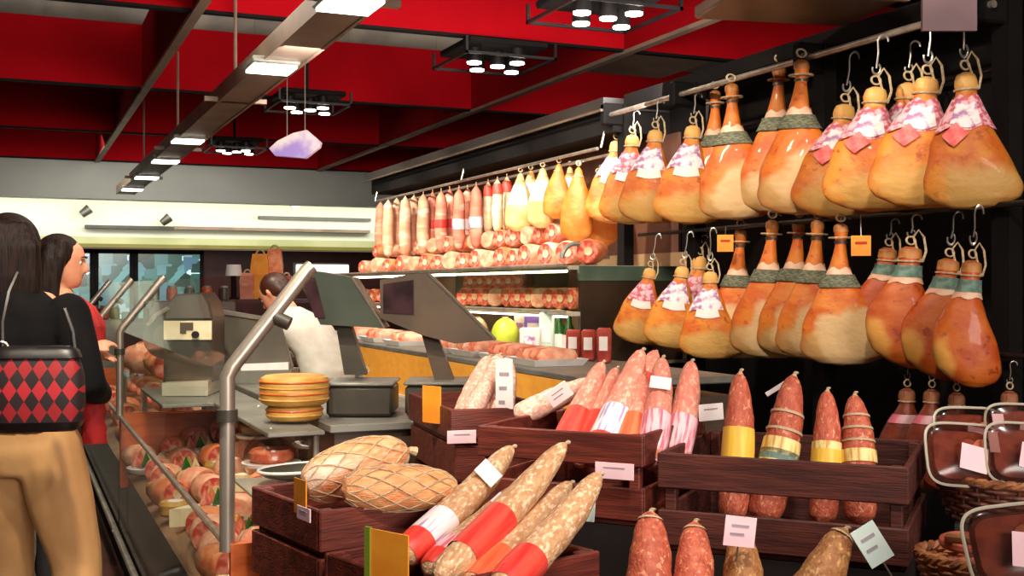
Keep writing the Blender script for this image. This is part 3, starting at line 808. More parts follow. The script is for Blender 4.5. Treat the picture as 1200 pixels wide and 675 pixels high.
lower = [('N', 762, 740, 314, 405, 3.38, .85), ('L', 800, 780, 312, 410, 3.42, .88), ('N', 820, 806, 300, 416, 3.62, .78), ('L', 832, 832, 318, 421, 3.42, .88),
         ('S', 868, 858, 268, 420, 3.58, .9), ('S', 905, 892, 258, 420, 3.5, .92), ('S', 936, 925, 257, 419, 3.56, .92), ('S', 958, 948, 258, 422, 3.48, .92), ('S', 985, 984, 262, 428, 3.42, .98),
         ('P', 1041, 1022, 290, 418, 3.58, .9), ('P', 1067, 1058, 289, 432, 3.48, 1.0), ('P', 1112, 1092, 303, 446, 3.56, .95), ('P', 1139, 1128, 305, 454, 3.44, 1.12)]
lower_lab = ['small round ham at the far end of the second rail, white seal', 'second round ham from the far end of the second rail', 'slim round ham squeezed behind two others on the second rail',
             'round ham with white label beside the first long-shanked ham of the second rail',
             'long-shanked ham below an orange card, farthest of five on second rail', 'long-shanked ham, second of five on the second rail counted from the far end', 'long-shanked ham, third of five on the second rail',
             'long-shanked ham, fourth of five on the second rail counted from the far end', 'biggest pale long-shanked ham, closest of five on the second rail',
             'russet ham with green band beside the orange card, farthest of the four russet hams', 'second of the four russet hams with green bands counted from the far end', 'third russet ham with green band, behind the big end one',
             'large russet ham at the near end of the second rail, lowest hanging']
for row, lb in zip(lower, lower_lab):
    k, px, pxb, yt, yb, X, w = row
    hang(k, px, pxb, yt, yb, X, 1.745, lb, 'hams on the second rail', w)
# price squares between the hams
for px, py, t in ((850, 285, 'small orange square price card hanging beside a long-shanked ham'), (1009, 288, 'orange square price card between long-shanked and russet hams')):
    c = PX(px, py, 3.44); o = thing('price_card', t, 'price card', c, HAMYAW)
    MB().box((0, 0, 0), (.085, .004, .09), bev=.001).build('card', m_orangecard, o)
    MB().box((0, -.003, .012), (.05, .002, .012)).build('print', m_redc, o)
    MB().tube([(0, 0, .04), (0, .03, 1.745-c.z)], .002, 5).build('wire', m_hook, o)
# third row, its dim light put into darker colours, only the shanks show above the baskets
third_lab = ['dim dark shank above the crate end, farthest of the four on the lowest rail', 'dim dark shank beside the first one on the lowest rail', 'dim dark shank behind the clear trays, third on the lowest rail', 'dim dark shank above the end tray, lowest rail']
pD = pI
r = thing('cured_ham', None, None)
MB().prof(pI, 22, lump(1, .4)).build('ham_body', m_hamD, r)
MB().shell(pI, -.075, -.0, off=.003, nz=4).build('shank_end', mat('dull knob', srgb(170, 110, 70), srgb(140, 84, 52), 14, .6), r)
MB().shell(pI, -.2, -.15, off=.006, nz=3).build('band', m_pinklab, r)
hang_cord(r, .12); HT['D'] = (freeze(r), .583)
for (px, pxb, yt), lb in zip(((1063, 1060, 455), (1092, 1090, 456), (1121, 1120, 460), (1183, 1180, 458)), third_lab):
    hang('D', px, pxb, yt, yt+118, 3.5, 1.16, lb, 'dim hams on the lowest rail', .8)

# ================================================================== FAR HANGING MEATS
frail = thing('meat_rail', 'thin steel rail with hooks above the far hanging sausages', 'rail', (XR, 9.6, 2.33))
ya, yb_ = yX(441, XR), yX(700, XR)
MB().tube([(0, ya-9.6, 0), (0, yb_-9.6, 0)], .012, 8).build('bar', m_steel, frail)
MB().tube([(.16, ya-9.6, -.02), (.16, yb_-9.6, -.02)], .012, 8).build('bar', m_steel, frail)
for y in (ya+.05, (ya+yb_)/2, yb_-.05): MB().tube([(0, y-9.6, 0), (0.05, y-9.6, .2)], .008, 6).build('hanger', m_steel, frail)
def long_proto(m, band):
    r = thing('hanging_sausage', None, None)
    pf = Prof([(0, 0, 0, .004, .004), (-.02, 0, 0, .018, .018), (-.06, 0, 0, .042, .042), (-.15, .004, 0, .052, .05), (-.35, -.004, 0, .056, .054), (-.5, .004, 0, .054, .052), (-.57, 0, 0, .035, .034), (-.6, 0, 0, .006, .006)])
    MB().prof(pf, 14).build('casing', m, r)
    if band is not None: MB().shell(pf, band[0], band[1], off=.004, nz=3, nt=16).build('label_band', band[2], r)
    MB().tube([(0, 0, -.02), (0, 0, .03)], .004, 6).build('string', m_cord, r)
    return freeze(r)
m_fp = smat('far pale sausage', srgb(248, 196, 160), srgb(232, 164, 128), srgb(255, 226, 200), .56, 3)
m_fr = smat('far pink sausage', srgb(236, 150, 122), srgb(216, 120, 96), srgb(246, 196, 170), .58, 3)
m_fw = mat('white wrapped', srgb(250, 232, 196), srgb(236, 196, 140), 12, .5)
LP = [long_proto(m_fp, None), long_proto(m_fr, (-.36, -.28, m_redlab)), long_proto(m_fw, (-.17, -.05, m_redlab)), long_proto(m_fr, (-.4, -.3, m_whitelab))]
LN = ['pale pink hanging sausage', 'pinkish hanging sausage with red band', 'white wrapped hanging sausage with red top', 'dark pink hanging sausage with white band']
far = [(446, 236, 300, 0), (455, 234, 302, 0), (465, 232, 300, 0), (475, 230, 301, 0), (485, 229, 299, 0), (496, 227, 300, 0), (507, 225, 297, 1), (517, 224, 296, 1), (527, 222, 297, 1),
       (538, 221, 293, 3), (548, 220, 294, 3), (558, 217, 292, 3), (572, 213, 274, 2), (583, 210, 273, 2), (594, 207, 272, 2)]
cnt = [0]*4
for i, (px, yt, yb, k) in enumerate(far):
    X = 3.5 if i % 2 else 3.62
    d = depX(px, X); top = P(px, yt, d); h = d*(yb-yt)/FPX; cnt[k] += 1
    o = dup(LP[k]); s = h/.6
    o.matrix_world = Matrix.Translation(top) @ Matrix.Rotation(R_(-30)+random.uniform(-.4, .4), 4, 'Z') @ Matrix.Diagonal((s*1.1, s*1.1, s, 1))
    tag(o, LN[k]+', '+ORD[cnt[k]]+' of its kind from the far wall', 'sausage', 'sausages hanging on the far rail')
pF = Prof([(0, 0, 0, .01, .01), (-.02, 0, 0, .026, .026), (-.1, 0, 0, .05, .045), (-.22, 0, 0, .092, .07), (-.4, 0, 0, .13, .085), (-.52, 0, 0, .115, .075), (-.575, 0, 0, .05, .04), (-.583, 0, 0, .008, .008)])
def farham(m, lab):
    r = thing('cured_ham', None, None)
    MB().prof(pF, 20, lump(1, 1)).build('ham_body', m, r)
    if lab: MB().shell(pF, -.32, -.12, R_(-150), R_(-40), off=.006, nz=4, nt=10).build('label', lab, r)
    hang_cord(r, .06); return freeze(r)
HT['w'] = (farham(mat('creamy ham', srgb(236, 196, 132), srgb(226, 168, 96), 8, .45, rand=.08, bump=.4), m_white), .583)
HT['o'] = (farham(mat('amber ham', srgb(214, 112, 36), srgb(222, 140, 60), 8, .45, rand=.08, bump=.4), None), .583)
fh = [('w', 610, 606, 203, 272, 3.5, .8, 'creamy small ham next to the white wrapped sausages on the far rail'), ('w', 622, 620, 200, 270, 3.6, .8, 'second creamy ham with white label on the far rail'),
      ('w', 636, 634, 197, 268, 3.48, .85, 'third creamy ham with white label on the far rail'), ('o', 655, 650, 192, 257, 3.52, .85, 'slim amber ham on the far rail'),
      ('o', 678, 674, 196, 284, 3.46, .75, 'long orange ham at the near end of the far rail'), ('o', 702, 700, 205, 291, 3.66, .95, 'amber ham hanging low behind the first top rail hams'),
      ('w', 668, 664, 195, 262, 3.68, .7, 'creamy ham behind the two amber hams on the far rail')]
for k, px, pxb, yt, yb, X, w, lb in fh: hang(k, px, pxb, yt, yb, X, 2.33, lb, 'small hams on the far rail', w)

# ================================================================== FAR GLASS SHELVES
sh = thing('meat_shelving', 'long glass fronted shelving with meats below the far hanging rail', 'shelving', (3.5, 9.6, 0))
def shf(z, x0, x1, y0, y1, m, nm='shelf'): return MB().box(((x0+x1)/2-3.5, (y0+y1)/2-9.6, z), (x1-x0, y1-y0, .025)).build(nm, m, sh, smooth=False)
m_shelf = mat('pale shelf', srgb(196, 190, 170), srgb(176, 170, 150), 4, .3)
shf(1.545, 3.1, 3.9, 6.25, 11.9, m_shelf); shf(1.262, 3.1, 3.9, 6.25, 11.9, m_shelf); shf(.96, 2.96, 3.9, 6.25, 11.9, m_shelf)
MB().box((.0, -.55, .46), (.8, 5.6, .9)).build('cabinet', m_gbrown, sh, smooth=False)
MB().box((.42, -.55, 1.3), (.02, 5.6, .7)).build('back_panel', mat('warm back panel', srgb(190, 160, 120), srgb(160, 130, 96), 2, .5), sh, smooth=False)
MB().box((0.02, -3.34, 1.22), (.72, .03, .5)).build('end_panel', mat('dark brown panel', srgb(66, 50, 38), srgb(52, 40, 30), 3, .3), sh, smooth=False)
MB().box((0.02, -3.345, 1.51), (.74, .03, .09)).build('end_glass', mat('green grey glass edge', srgb(96, 112, 96), srgb(76, 92, 80), 3, .15), sh, smooth=False)
for z0, y0, y1 in ((1.46, 6.28, 8.2),):
    MB().box((-.41, (y0+y1)/2-9.6, z0), (.01, y1-y0, .16)).build('glass_front', m_glassg, sh, smooth=False)
MB().tube([(-.42, -3.3, 1.56), (-.42, 2.3, 1.56)], .012, 8).build('edge_rail', m_steel, sh)
MB().tube([(-.42, -3.3, 1.275), (-.42, 2.3, 1.275)], .010, 8).build('edge_rail', m_steel, sh)
for z_ in (1.525, 1.245):
    MB().tube([(-.36, -3.2, z_), (-.36, 2.2, z_)], .010, 8).build('shelf_fill_tube', m_shelffill, sh)  # added glowing tubes to brighten the goods under the shelves
hd = MB()
for k in range(2): hd.torus((-.34+.16*k, -3.28+.05*k, 1.60), .09, .016, a0=0, a1=PI, n=14, rot=Matrix.Rotation(R_(90), 3, 'X'))
tag(hd.build('carry_handles', m_steelmatt, None, loc=(3.5, 9.6, 0)), 'pair of looped grey handles on the near end of the top glass shelf', 'handle')

def joint_proto(m, cut=True, nm='ham_joint'):
    r = thing(nm, None, None)
    pf = Prof([(0, 0, 0, .085, .075), (.02, 0, 0, .095, .085), (.12, 0, 0, .105, .09), (.2, 0, 0, .085, .07), (.245, 0, 0, .04, .035), (.25, 0, 0, .008, .008)])
    o = MB().prof(pf, 16, lump(1, 2)).build('meat', m, r)
    if cut:
        MB().cyl((0, 0, -.004), .078, .005, 16).build('cut_face', m_cut, r)
        MB().cyl((.01, 0, -.007), .03, .004, 12).build('fat_marbling', m_fw, r)
    MB().shell(pf, .13, .142, off=.003, nz=1, nt=16).build('string', m_cord, r)
    return freeze(r)
JP = [joint_proto(m_joint), joint_proto(m_joint2), joint_proto(m_joint, False)]
JN = ['pink joint with red cut face', 'orange joint with cut face', 'pale pink whole tied joint']
def put_joint(k, c, s, rz, label, group, tilt=90):
    o = dup(JP[k])
    o.matrix_world = Matrix.Translation(c) @ Matrix.Rotation(rz, 4, 'Z') @ Matrix.Rotation(R_(tilt), 4, 'X') @ Matrix.Translation((0, 0, -.0)) @ Matrix.Diagonal((s, s, s, 1))
    tag(o, label, 'meat', group); return o
rng = random.Random(4)
def row_of(px0, px1, n, X, zshelf, k_of, sfun, where, group, stack=0):
    for i in range(n):
        px = px0+(px1-px0)*i/(n-1) if n > 1 else px0
        d = depX(px, X); c = P(px, 337.5, d); s = sfun(i)
        k = k_of(i)
        put_joint(k, (c.x, c.y, zshelf+.098*s), s, R_(-60)+rng.uniform(-.35, .35), JN[k]+', '+ORD[i+1]+' '+where, group, -90)
row_of(424, 600, 13, 3.22, 1.558, lambda i: (0, 2, 1)[i % 3], lambda i: .74+.1*(i % 2), 'from far end of the top glass shelf', 'joints on the top glass shelf')
row_of(614, 688, 4, 3.22, 1.558, lambda i: (0, 0, 0, 1)[i], lambda i: .88, 'of the big ones ending the top shelf', 'cut hams on the top glass shelf')
row_of(414, 446, 4, 3.2, 1.276, lambda i: (1, 0)[i % 2], lambda i: .72, 'on the middle shelf before the slanting scale', 'joints on the middle shelf by the scale')
row_of(543, 668, 11, 3.2, 1.276, lambda i: (1, 0, 1, 2)[i % 4], lambda i: .78, 'on the middle shelf past the slanting scale', 'joints on the middle glass shelf')
row_of(550, 606, 6, 3.34, 1.40, lambda i: (1, 0)[i % 2], lambda i: .72, 'in the upper layer, middle shelf', 'upper layer of joints on the middle shelf')
row_of(436, 560, 9, 3.52, 1.558, lambda i: (0, 1, 2)[i % 3], lambda i: .85, 'behind the front row of the top shelf', 'rear joints on the top glass shelf')
row_of(440, 556, 8, 3.52, 1.73, lambda i: (1, 2, 0)[i % 3], lambda i: .8, 'in the rear pile under the far sausages', 'rear joints on the top glass shelf')
row_of(566, 664, 7, 3.52, 1.558, lambda i: (1, 0)[i % 2], lambda i: .85, 'behind the big cut hams, top shelf', 'rear joints on the top glass shelf')
row_of(570, 646, 6, 3.50, 1.73, lambda i: (2, 1, 0)[i % 3], lambda i: .8, 'in the rear pile under the white wrapped sausages', 'rear joints on the top glass shelf')
# packs and bottles on the low shelf
def pack(px, py_top, py_bot, w, X, m, label, kind='box', zb=.974):
    d = depX(px, X); c = P(px, py_bot, d); c.z = zb; h = CAMZ-d*(py_top-337.5)/FPX-c.z; ww = d*w/FPX
    if kind == 'box':
        o = thing('food_pack', label, 'pack', c, R_(-40))
        MB().box((0, 0, h/2), (ww, ww*.5, h), bev=.01).build('wrapper', m, o)
        MB().box((0, -ww*.26, h*.55), (ww*.6, .006, h*.4)).build('label', m_white if m is not m_white else m_netw, o)
    elif kind == 'bottle':
        o = thing('bottle', label, 'bottle', c)
        pf = Prof([(0, 0, 0, ww*.48, ww*.48), (h*.1, 0, 0, ww*.5, ww*.5), (h*.55, 0, 0, ww*.5, ww*.5), (h*.72, 0, 0, ww*.25, ww*.25), (h*.9, 0, 0, ww*.16, ww*.16), (h*.93, 0, 0, ww*.16, ww*.16)])
        MB().prof(pf, 14).build('glass_body', m, o); MB().cyl((0, 0, h*.92), ww*.19, h*.08, 12).build('cap', m_yellab, o)
        MB().shell(pf, h*.2, h*.5, off=.003, nz=2, nt=14).build('label', m_white, o)
    else:
        o = thing('wrapped_cheese', label, 'cheese', c)
        MB().sphere((0, 0, h*.5), (ww*.5, ww*.45, h*.5)).build('rind', m, o)
        MB().cyl((0, 0, h*.9), ww*.12, h*.12, 10).build('knot', m_cord, o)
m_lime = mat('lime', srgb(206, 214, 70), srgb(170, 190, 50), 8, .4); m_violet = mat('violet pack', srgb(150, 120, 210), srgb(120, 90, 180), 8, .4)
m_grn = mat('green glass', srgb(50, 110, 46), srgb(36, 84, 36), 6, .25); m_dred = mat('dark red sausage pack', srgb(150, 40, 34), srgb(190, 80, 66), 14, .4)
pack(560, 372, 402, 26, 3.12, m_fw, 'cream wrapped cheese at the far end of the low shelf', 'ball')
pack(592, 372, 408, 34, 3.05, m_lime, 'lime yellow round pack on the low shelf', 'ball')
pack(611, 366, 412, 16, 3.2, m_white, 'white pack standing behind the lime one on the low shelf')
pack(626, 366, 412, 22, 3.2, m_violet, 'violet pack on the low shelf')
pack(622, 384, 418, 24, 3.0, m_white, 'white printed pack in front of the violet pack')
pack(641, 366, 420, 18, 3.1, m_mintcard, 'tall pale green pack on the low shelf')
pack(655, 362, 416, 15, 3.18, m_grn, 'green bottle on the low shelf beside the pale green pack', 'bottle')
pack(667, 364, 414, 15, 3.22, m_grn, 'green bottle on the low shelf closest to the shelf end', 'bottle')
pack(672, 386, 430, 17, 2.78, m_dred, 'dark red pack on the back counter before the first green bottle', 'box', 1.037)
pack(690, 386, 430, 17, 2.78, m_dred, 'middle dark red pack at the near end of the back counter', 'box', 1.037)
pack(708, 384, 428, 17, 2.78, m_dred, 'last dark red pack at the near end of the back counter', 'box', 1.037)

# ================================================================== BACK COUNTER with amber front
bc = thing('back_counter', 'low refrigerated back counter with amber lit wooden front', 'counter', (2.5, 6.6, 0))
MB().box((.1, 0, .5), (.6, 4.7, .9)).build('cabinet', m_gbrown, bc, smooth=False)
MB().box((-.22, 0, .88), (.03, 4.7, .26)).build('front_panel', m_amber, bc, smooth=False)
MB().box((.1, 0, 1.02), (.68, 4.74, .03), bev=.005).build('worktop', m_steelmatt, bc, smooth=False)
MB().box((-.235, 0, .72), (.03, 4.7, .05)).build('front_rail', m_cheesew, bc, smooth=False)
def meat_tray(c, w, l, rz, n, label, group, mats=(m_joint, m_slice)):
    t = thing('meat_tray', label, 'tray', c, rz)
    b = MB()
    b.rings([[(sx*w/2*q, sy*l/2*q, z) for sx, sy in ((-1, -1), (1, -1), (1, 1), (-1, 1))] for z, q in ((0, .86), (.035, 1), (.035, .95), (.008, .83))])
    b.build('tray_body', m_white, t, smooth=False)
    for i in range(n):
        y = -l*.36+l*.72*i/max(1, n-1)
        o = MB(); pf = Prof([(-w*.36, 0, 0, .008, .008), (-w*.3, 0, 0, .032, .028), (0, 0, .004, .042, .034), (w*.3, 0, 0, .034, .028), (w*.36, 0, 0, .008, .008)])
        o.prof(pf, 12, lump(i, i*2)); q = o.build('cold_cut', mats[i % 2], None)
        q.matrix_world = Matrix.Translation(Vector(c)) @ Matrix.Rotation(rz, 4, 'Z') @ Matrix.Translation((0, y, .048)) @ Matrix.Rotation(R_(90), 4, 'Y')
        tag(q, 'pink cold cut, ' + ORD[i+1] + ' in the ' + label, 'meat', group)
trays = [(425, 402, 'farthest white tray of the back counter'), (452, 404, 'second white tray of the back counter'), (482, 408, 'third white tray of the back counter'),
         (536, 414, 'white tray behind the white wrapped salami'), (566, 420, 'white tray past the slanting scale'), (604, 424, 'white tray near the low shelf packs'), (640, 430, 'closest white tray of the back counter')]
for i, (px, py, lb) in enumerate(trays):
    y = yX(px, 2.46)
    c = Vector((2.46, y, 1.036)); l = .36
    meat_tray(c, .3, l, 0, 4, lb, 'cold cuts on the back counter')

# ================================================================== GLASS COUNTERS along the aisle
XF = .486
def case(y0, y1, label, posts, wood_near=True):
    o = thing('glass_case', label, 'display case', (XF, y0, 0)); L = y1-y0
    MB().box((.27, L/2, .1), (.50, L, .2)).build('plinth', m_black, o, smooth=False)
    MB().box((.28, L/2, .35), (.48, L-.04, .28)).build('cabinet', m_caseface, o, smooth=False)
    MB().tube([(-.015, .0, .205), (-.015, L, .205)], .016, 8).build('bumper_rail', m_steel, o)
    dk = MB(); dk.rings([[(.03, .04, .50), (.03, L-.04, .50)], [(.26, .04, .575), (.26, L-.04, .575)], [(.52, .04, .65), (.52, L-.04, .65)]], closed=False, cap=False)
    dk.build('deck', m_deck, o, smooth=False)
    fg = MB(); prof = [(0, .22), (.0, .79), (.0, 1.21), (.20, 1.46)]
    fg.rings([[(x, .012, z), (x, L-.012, z)] for x, z in prof[1:]], closed=False, cap=False)
    fg.build('front_glass', m_glass, o, smooth=False)
    lg = MB(); lg.rings([[(.0, .012, .24), (.0, L-.012, .24)], [(0.0, .012, .78), (0, L-.012, .78)]], closed=False, cap=False)
    lg.build('lower_glass', m_glass, o, smooth=False)
    MB().tube([(.50, .06, 1.0), (.50, L-.06, 1.0)], .012, 8).build('lamp_tube', m_lamp, o) if False else None
    MB().tube([(0, .01, .785), (0, L-.01, .785)], .010, 8).build('edge_rail', m_steel, o)
    for y in posts:
        p = MB(); yy = y-y0
        p.tube([(0, yy, .77), (0, yy, 1.20), (.012, yy, 1.225), (.2, yy, 1.465), (.212, yy, 1.475)], .019, 10)
        q = p.build('glass_post', m_steel, o)
        MB().cyl((0, yy, 1.09), .026, .03, 12).build('clamp', m_gdark, q)
        k = MB(); k.tube([(.11, yy, 1.35), (.15, yy-.02, 1.33)], .018, 10); k.build('clamp', m_gdark, q)
    for yy in ((0.01, L-.01) if wood_near else (L-.01,)):
        MB().box((.265, yy, .61), (.52, .024, .36)).build('end_panel', m_wood, o, smooth=False)
    return o
CASE1 = case(2.87, 6.03, 'glass deli case with bent steel posts beside the crates', (2.89, 6.0))
case(6.08, 9.6, 'farther glass deli case beyond the orange wooden end panel', (7.7, 9.5))
# middle shelf and service worktop behind the case
sc_ = thing('service_counter', 'steel topped service counter carrying scales and cheese', 'counter', (1.2, 5, 0))
MB().box((.12, .1, .46), (.52, 2.1, .9)).build('cabinet', m_gbrown, sc_, smooth=False)
MB().box((.12, .1, .915), (.56, 2.14, .03), bev=.004).build('worktop', m_steelmatt, sc_, smooth=False)
gc = CASE1
MB().box((.42, 2.13, .912), (.20, 2.06, .016), bev=.003).build('top_shelf', m_steelmatt, gc, smooth=False)
MB().box((.21, 2.70, .912), (.22, .90, .016), bev=.003).build('top_shelf', m_steelmatt, gc, smooth=False)
MB().box((.36, .77, .768), (.32, .62, .014), bev=.003).build('low_shelf', m_shelf, gc, smooth=False)
for y_ in (1.15, 2.2, 3.1): MB().tube([(.5, y_, .62), (.5, y_, .905)], .012, 8).build('shelf_support', m_steel, gc)
for y_ in (.5, 1.05): MB().tube([(.5, y_, .62), (.5, y_, .765)], .012, 8).build('shelf_support', m_steel, gc)

# goods inside the case
rg = random.Random(11)
def wheel_proto(m, nm='cheese_round'):
    r = thing(nm, None, None)
    MB().cyl((0, 0, 0), .1, .06, 28, bev=.012).build('rind', m, r)
    MB().cyl((0, 0, .0605), .05, .002, 20).build('label', m_orangecard if m is m_cheesew else m_white, r)
    return freeze(r)
WP = [wheel_proto(m_cheese), wheel_proto(m_cheesew)]
def wedge_proto(m):
    r = thing('cheese_wedge', None, None)
    b = MB(); pts = [(0, 0)]+[(.14*math.cos(a), .14*math.sin(a)) for a in [R_(-22+5.5*k) for k in range(9)]]
    b.rings([[(x, y, 0) for x, y in pts], [(x, y, .06) for x, y in pts]]); b.build('paste', m, r, smooth=False)
    s = MB(); s.rings([[(.1415*math.cos(a), .1415*math.sin(a), z) for a in [R_(-22+5.5*k) for k in range(9)]] for z in (0, .061)], closed=False, cap=False); s.build('rind', m_wood, r)
    return freeze(r)
WD = wedge_proto(m_cheesew)
def salad_bowl():
    r = thing('salad_plate', None, None)
    MB().rings([[(q*math.cos(2*PI*k/28), q*math.sin(2*PI*k/28), z) for k in range(28)] for q, z in ((.05, 0), (.12, .012), (.14, .025), (.136, .027), (.115, .016), (.02, .006))]).build('plate', m_white, r)
    rr = random.Random(3)
    for k in range(7):
        a = k*2.4; q = .02+.012*k
        l = MB(); l.tube([(q*math.cos(a)-.03, q*math.sin(a), .03), (q*math.cos(a), q*math.sin(a)+.01, .055), (q*math.cos(a)+.035, q*math.sin(a), .035)], [.006, .024, .006], 8)
        l.build('garnish', (m_lime, m_slice, m_grn, m_joint, m_cut, m_fw, m_joint2)[k], r)
    return freeze(r)
SP = salad_bowl()
def deck_z(x): return .50+.31*(x-.03)
items = []
yy = 3.1; n = 0
while yy < 5.9:
    for x in (.09, .21, .33, .45):
        items.append((x, yy+rg.uniform(-.03, .03), n)); n += 1
    yy += .215
names_row = ['front row', 'second row', 'third row', 'rear row']; ctr = {}
for x, y, n in items:
    z = deck_z(x)+.012; kind = rg.choice(['joint0', 'joint1', 'joint2', 'wheel0', 'wheel1', 'wedge', 'plate', 'joint1', 'joint0'])
    rw = names_row[(.09, .21, .33, .45).index(x)]; key = (kind, rw); ctr[key] = ctr.get(key, 0)+1
    wh = f', {ORD[ctr[key]]} such in the {rw}'
    gp = 'deli goods in the glass case'
    if kind.startswith('joint'):
        k = int(kind[-1]); put_joint(k, (XF+x+.02, y-.07, z+.10*.66), .66, R_(rg.uniform(-30, 30)), JN[k]+' inside the glass case'+wh, gp, -90)
    elif kind == 'plate':
        o = dup(SP); o.location = (XF+x, y, z+.004); o.scale = (.62, .62, 1.4); tag(o, 'white plate of garnished meats in the glass case'+wh, 'plate', gp)
    elif kind == 'wedge':
        o = dup(WD); o.location = (XF+x-.05, y, z+.012); o.scale = (.95, .95, 1.1); o.rotation_euler = (0, 0, rg.uniform(-.5, .5)); tag(o, 'pale cheese wedge in the glass case'+wh, 'cheese', gp)
    else:
        k = int(kind[-1]); o = dup(WP[k]); o.location = (XF+x, y, z+.012); o.scale = (.62, .62, .9); tag(o, ('yellow', 'white')[k]+' cheese wheel in the glass case'+wh, 'cheese', gp)
# farther case goods
for i in range(12):
    x = (.15, .38)[i % 2]; y = 6.35+.24*i; k = (1, 0)[i % 2 if i % 3 else 0]
    put_joint(k, (XF+x, y, deck_z(x)+.105), .85, R_(rg.uniform(-30, 30)), JN[k]+' in the farther glass case, '+ORD[i+1]+' from its wooden end', 'joints in the farther glass case', -90)
for i, (px, py, k) in enumerate(((152, 436, 1), (166, 432, 1), (182, 430, 0))):
    c = P(px, py, 6.75-.05*i)
top2 = thing('counter_shelf', 'glass shelf on top of the farther deli case', 'shelf', (XF+.30, 6.9, .9))
MB().box((0, 0, 0), (.36, 1.4, .012)).build('glass_plate', m_glassg, top2, smooth=False)
for sx in (-.15, .15):
    for sy in (-.6, .6): MB().tube([(sx, sy, -.25), (sx, sy, 0)], .012, 8).build('support', m_steel, top2)
for i in range(4):
    put_joint(1 if i != 2 else 0, (XF+.28+.05*(i % 2), 6.4+.27*i, .908+.1), .95, R_(20*i), ('orange cured joint on the glass shelf above the farther case, ' if i != 2 else 'pink joint on the glass shelf above the farther case, ')+ORD[i+1]+' in line', 'joints on the counter shelf', -90)

# ---- cheese stack (three wheels)
c = PZ(345, 490, .935)
zc = .932
for k, (r_, h_) in enumerate(((.104, .055), (.127, .108))):
    o = thing('cheese_round', ('narrow lower cheese of the stack behind the steel post', 'thick wide yellow cheese on top of the stack behind the steel post')[k], 'cheese', (c.x, c.y, zc), 0, 'stacked yellow cheeses')
    zc += h_+.001
    b = MB(); b.rings([[(q*math.cos(2*PI*i/40), q*math.sin(2*PI*i/40), zz) for i in range(40)] for q, zz in ((r_*.86, 0), (r_*.96, .008), (r_, .02), (r_, h_-.022), (r_*.96, h_-.008), (r_*.84, h_))]); b.build('rind', m_cheese, o)
    for j in range(2+2*k):
        MB().torus((0, 0, h_*(j+1)/(3+2*k)), r_+.0005, .0035, n=40).build('rind_ridge', m_wood if j % 2 else m_cheese, o)

# ---- goods on the low shelf: wrapped cheese domes and platter
def dome(px, py, z, r, label, m):
    c = PZ(px, py, z); o = thing('covered_plate', label, 'plate', (c.x, c.y, z))
    MB().cyl((0, 0, 0), r, .012, 28, r2=r*1.05).build('plate', m_white, o)
    MB().cyl((0, 0, .014), r*.8, .045, 24, bev=.012).build('food', m, o)
    b = MB(); b.rings([[(q*math.cos(2*PI*i/28), q*math.sin(2*PI*i/28), zz) for i in range(28)] for q, zz in ((r*.98, .014), (r*.96, .05), (r*.8, .085), (r*.5, .105), (r*.12, .112))], cap=False); b.build('cover', m_plastic, o)
    MB().sphere((0, 0, .122), .014).build('knob', m_steel, o)
dome(318, 545, .79, .10, 'clear domed plate of red meat near the steel post', m_slice)
dome(378, 522, .79, .115, 'clear domed plate of brown cheese behind the netted roast', m_gbrown)
dome(303, 512, .79, .09, 'clear domed plate of cheese farthest along the low shelf', m_cheesew)
c = PZ(352, 556, .80)
o = thing('platter', 'dark oval platter with pale rim behind the netted roast crate', 'platter', (c.x, c.y, .79), R_(20))
MB().rings([[(q*1.5*math.cos(2*PI*i/32), q*math.sin(2*PI*i/32), zz) for i in range(32)] for q, zz in ((.05, 0), (.085, .012), (.1, .03), (.096, .032), (.08, .016), (.02, .005))]).build('dish', m_gdark, o)
b = MB(); b.tube([(.15*math.cos(a), .1*math.sin(a), .032) for a in [2*PI*i/32 for i in range(33)]], .005, 6); b.build('rim', m_white, o)

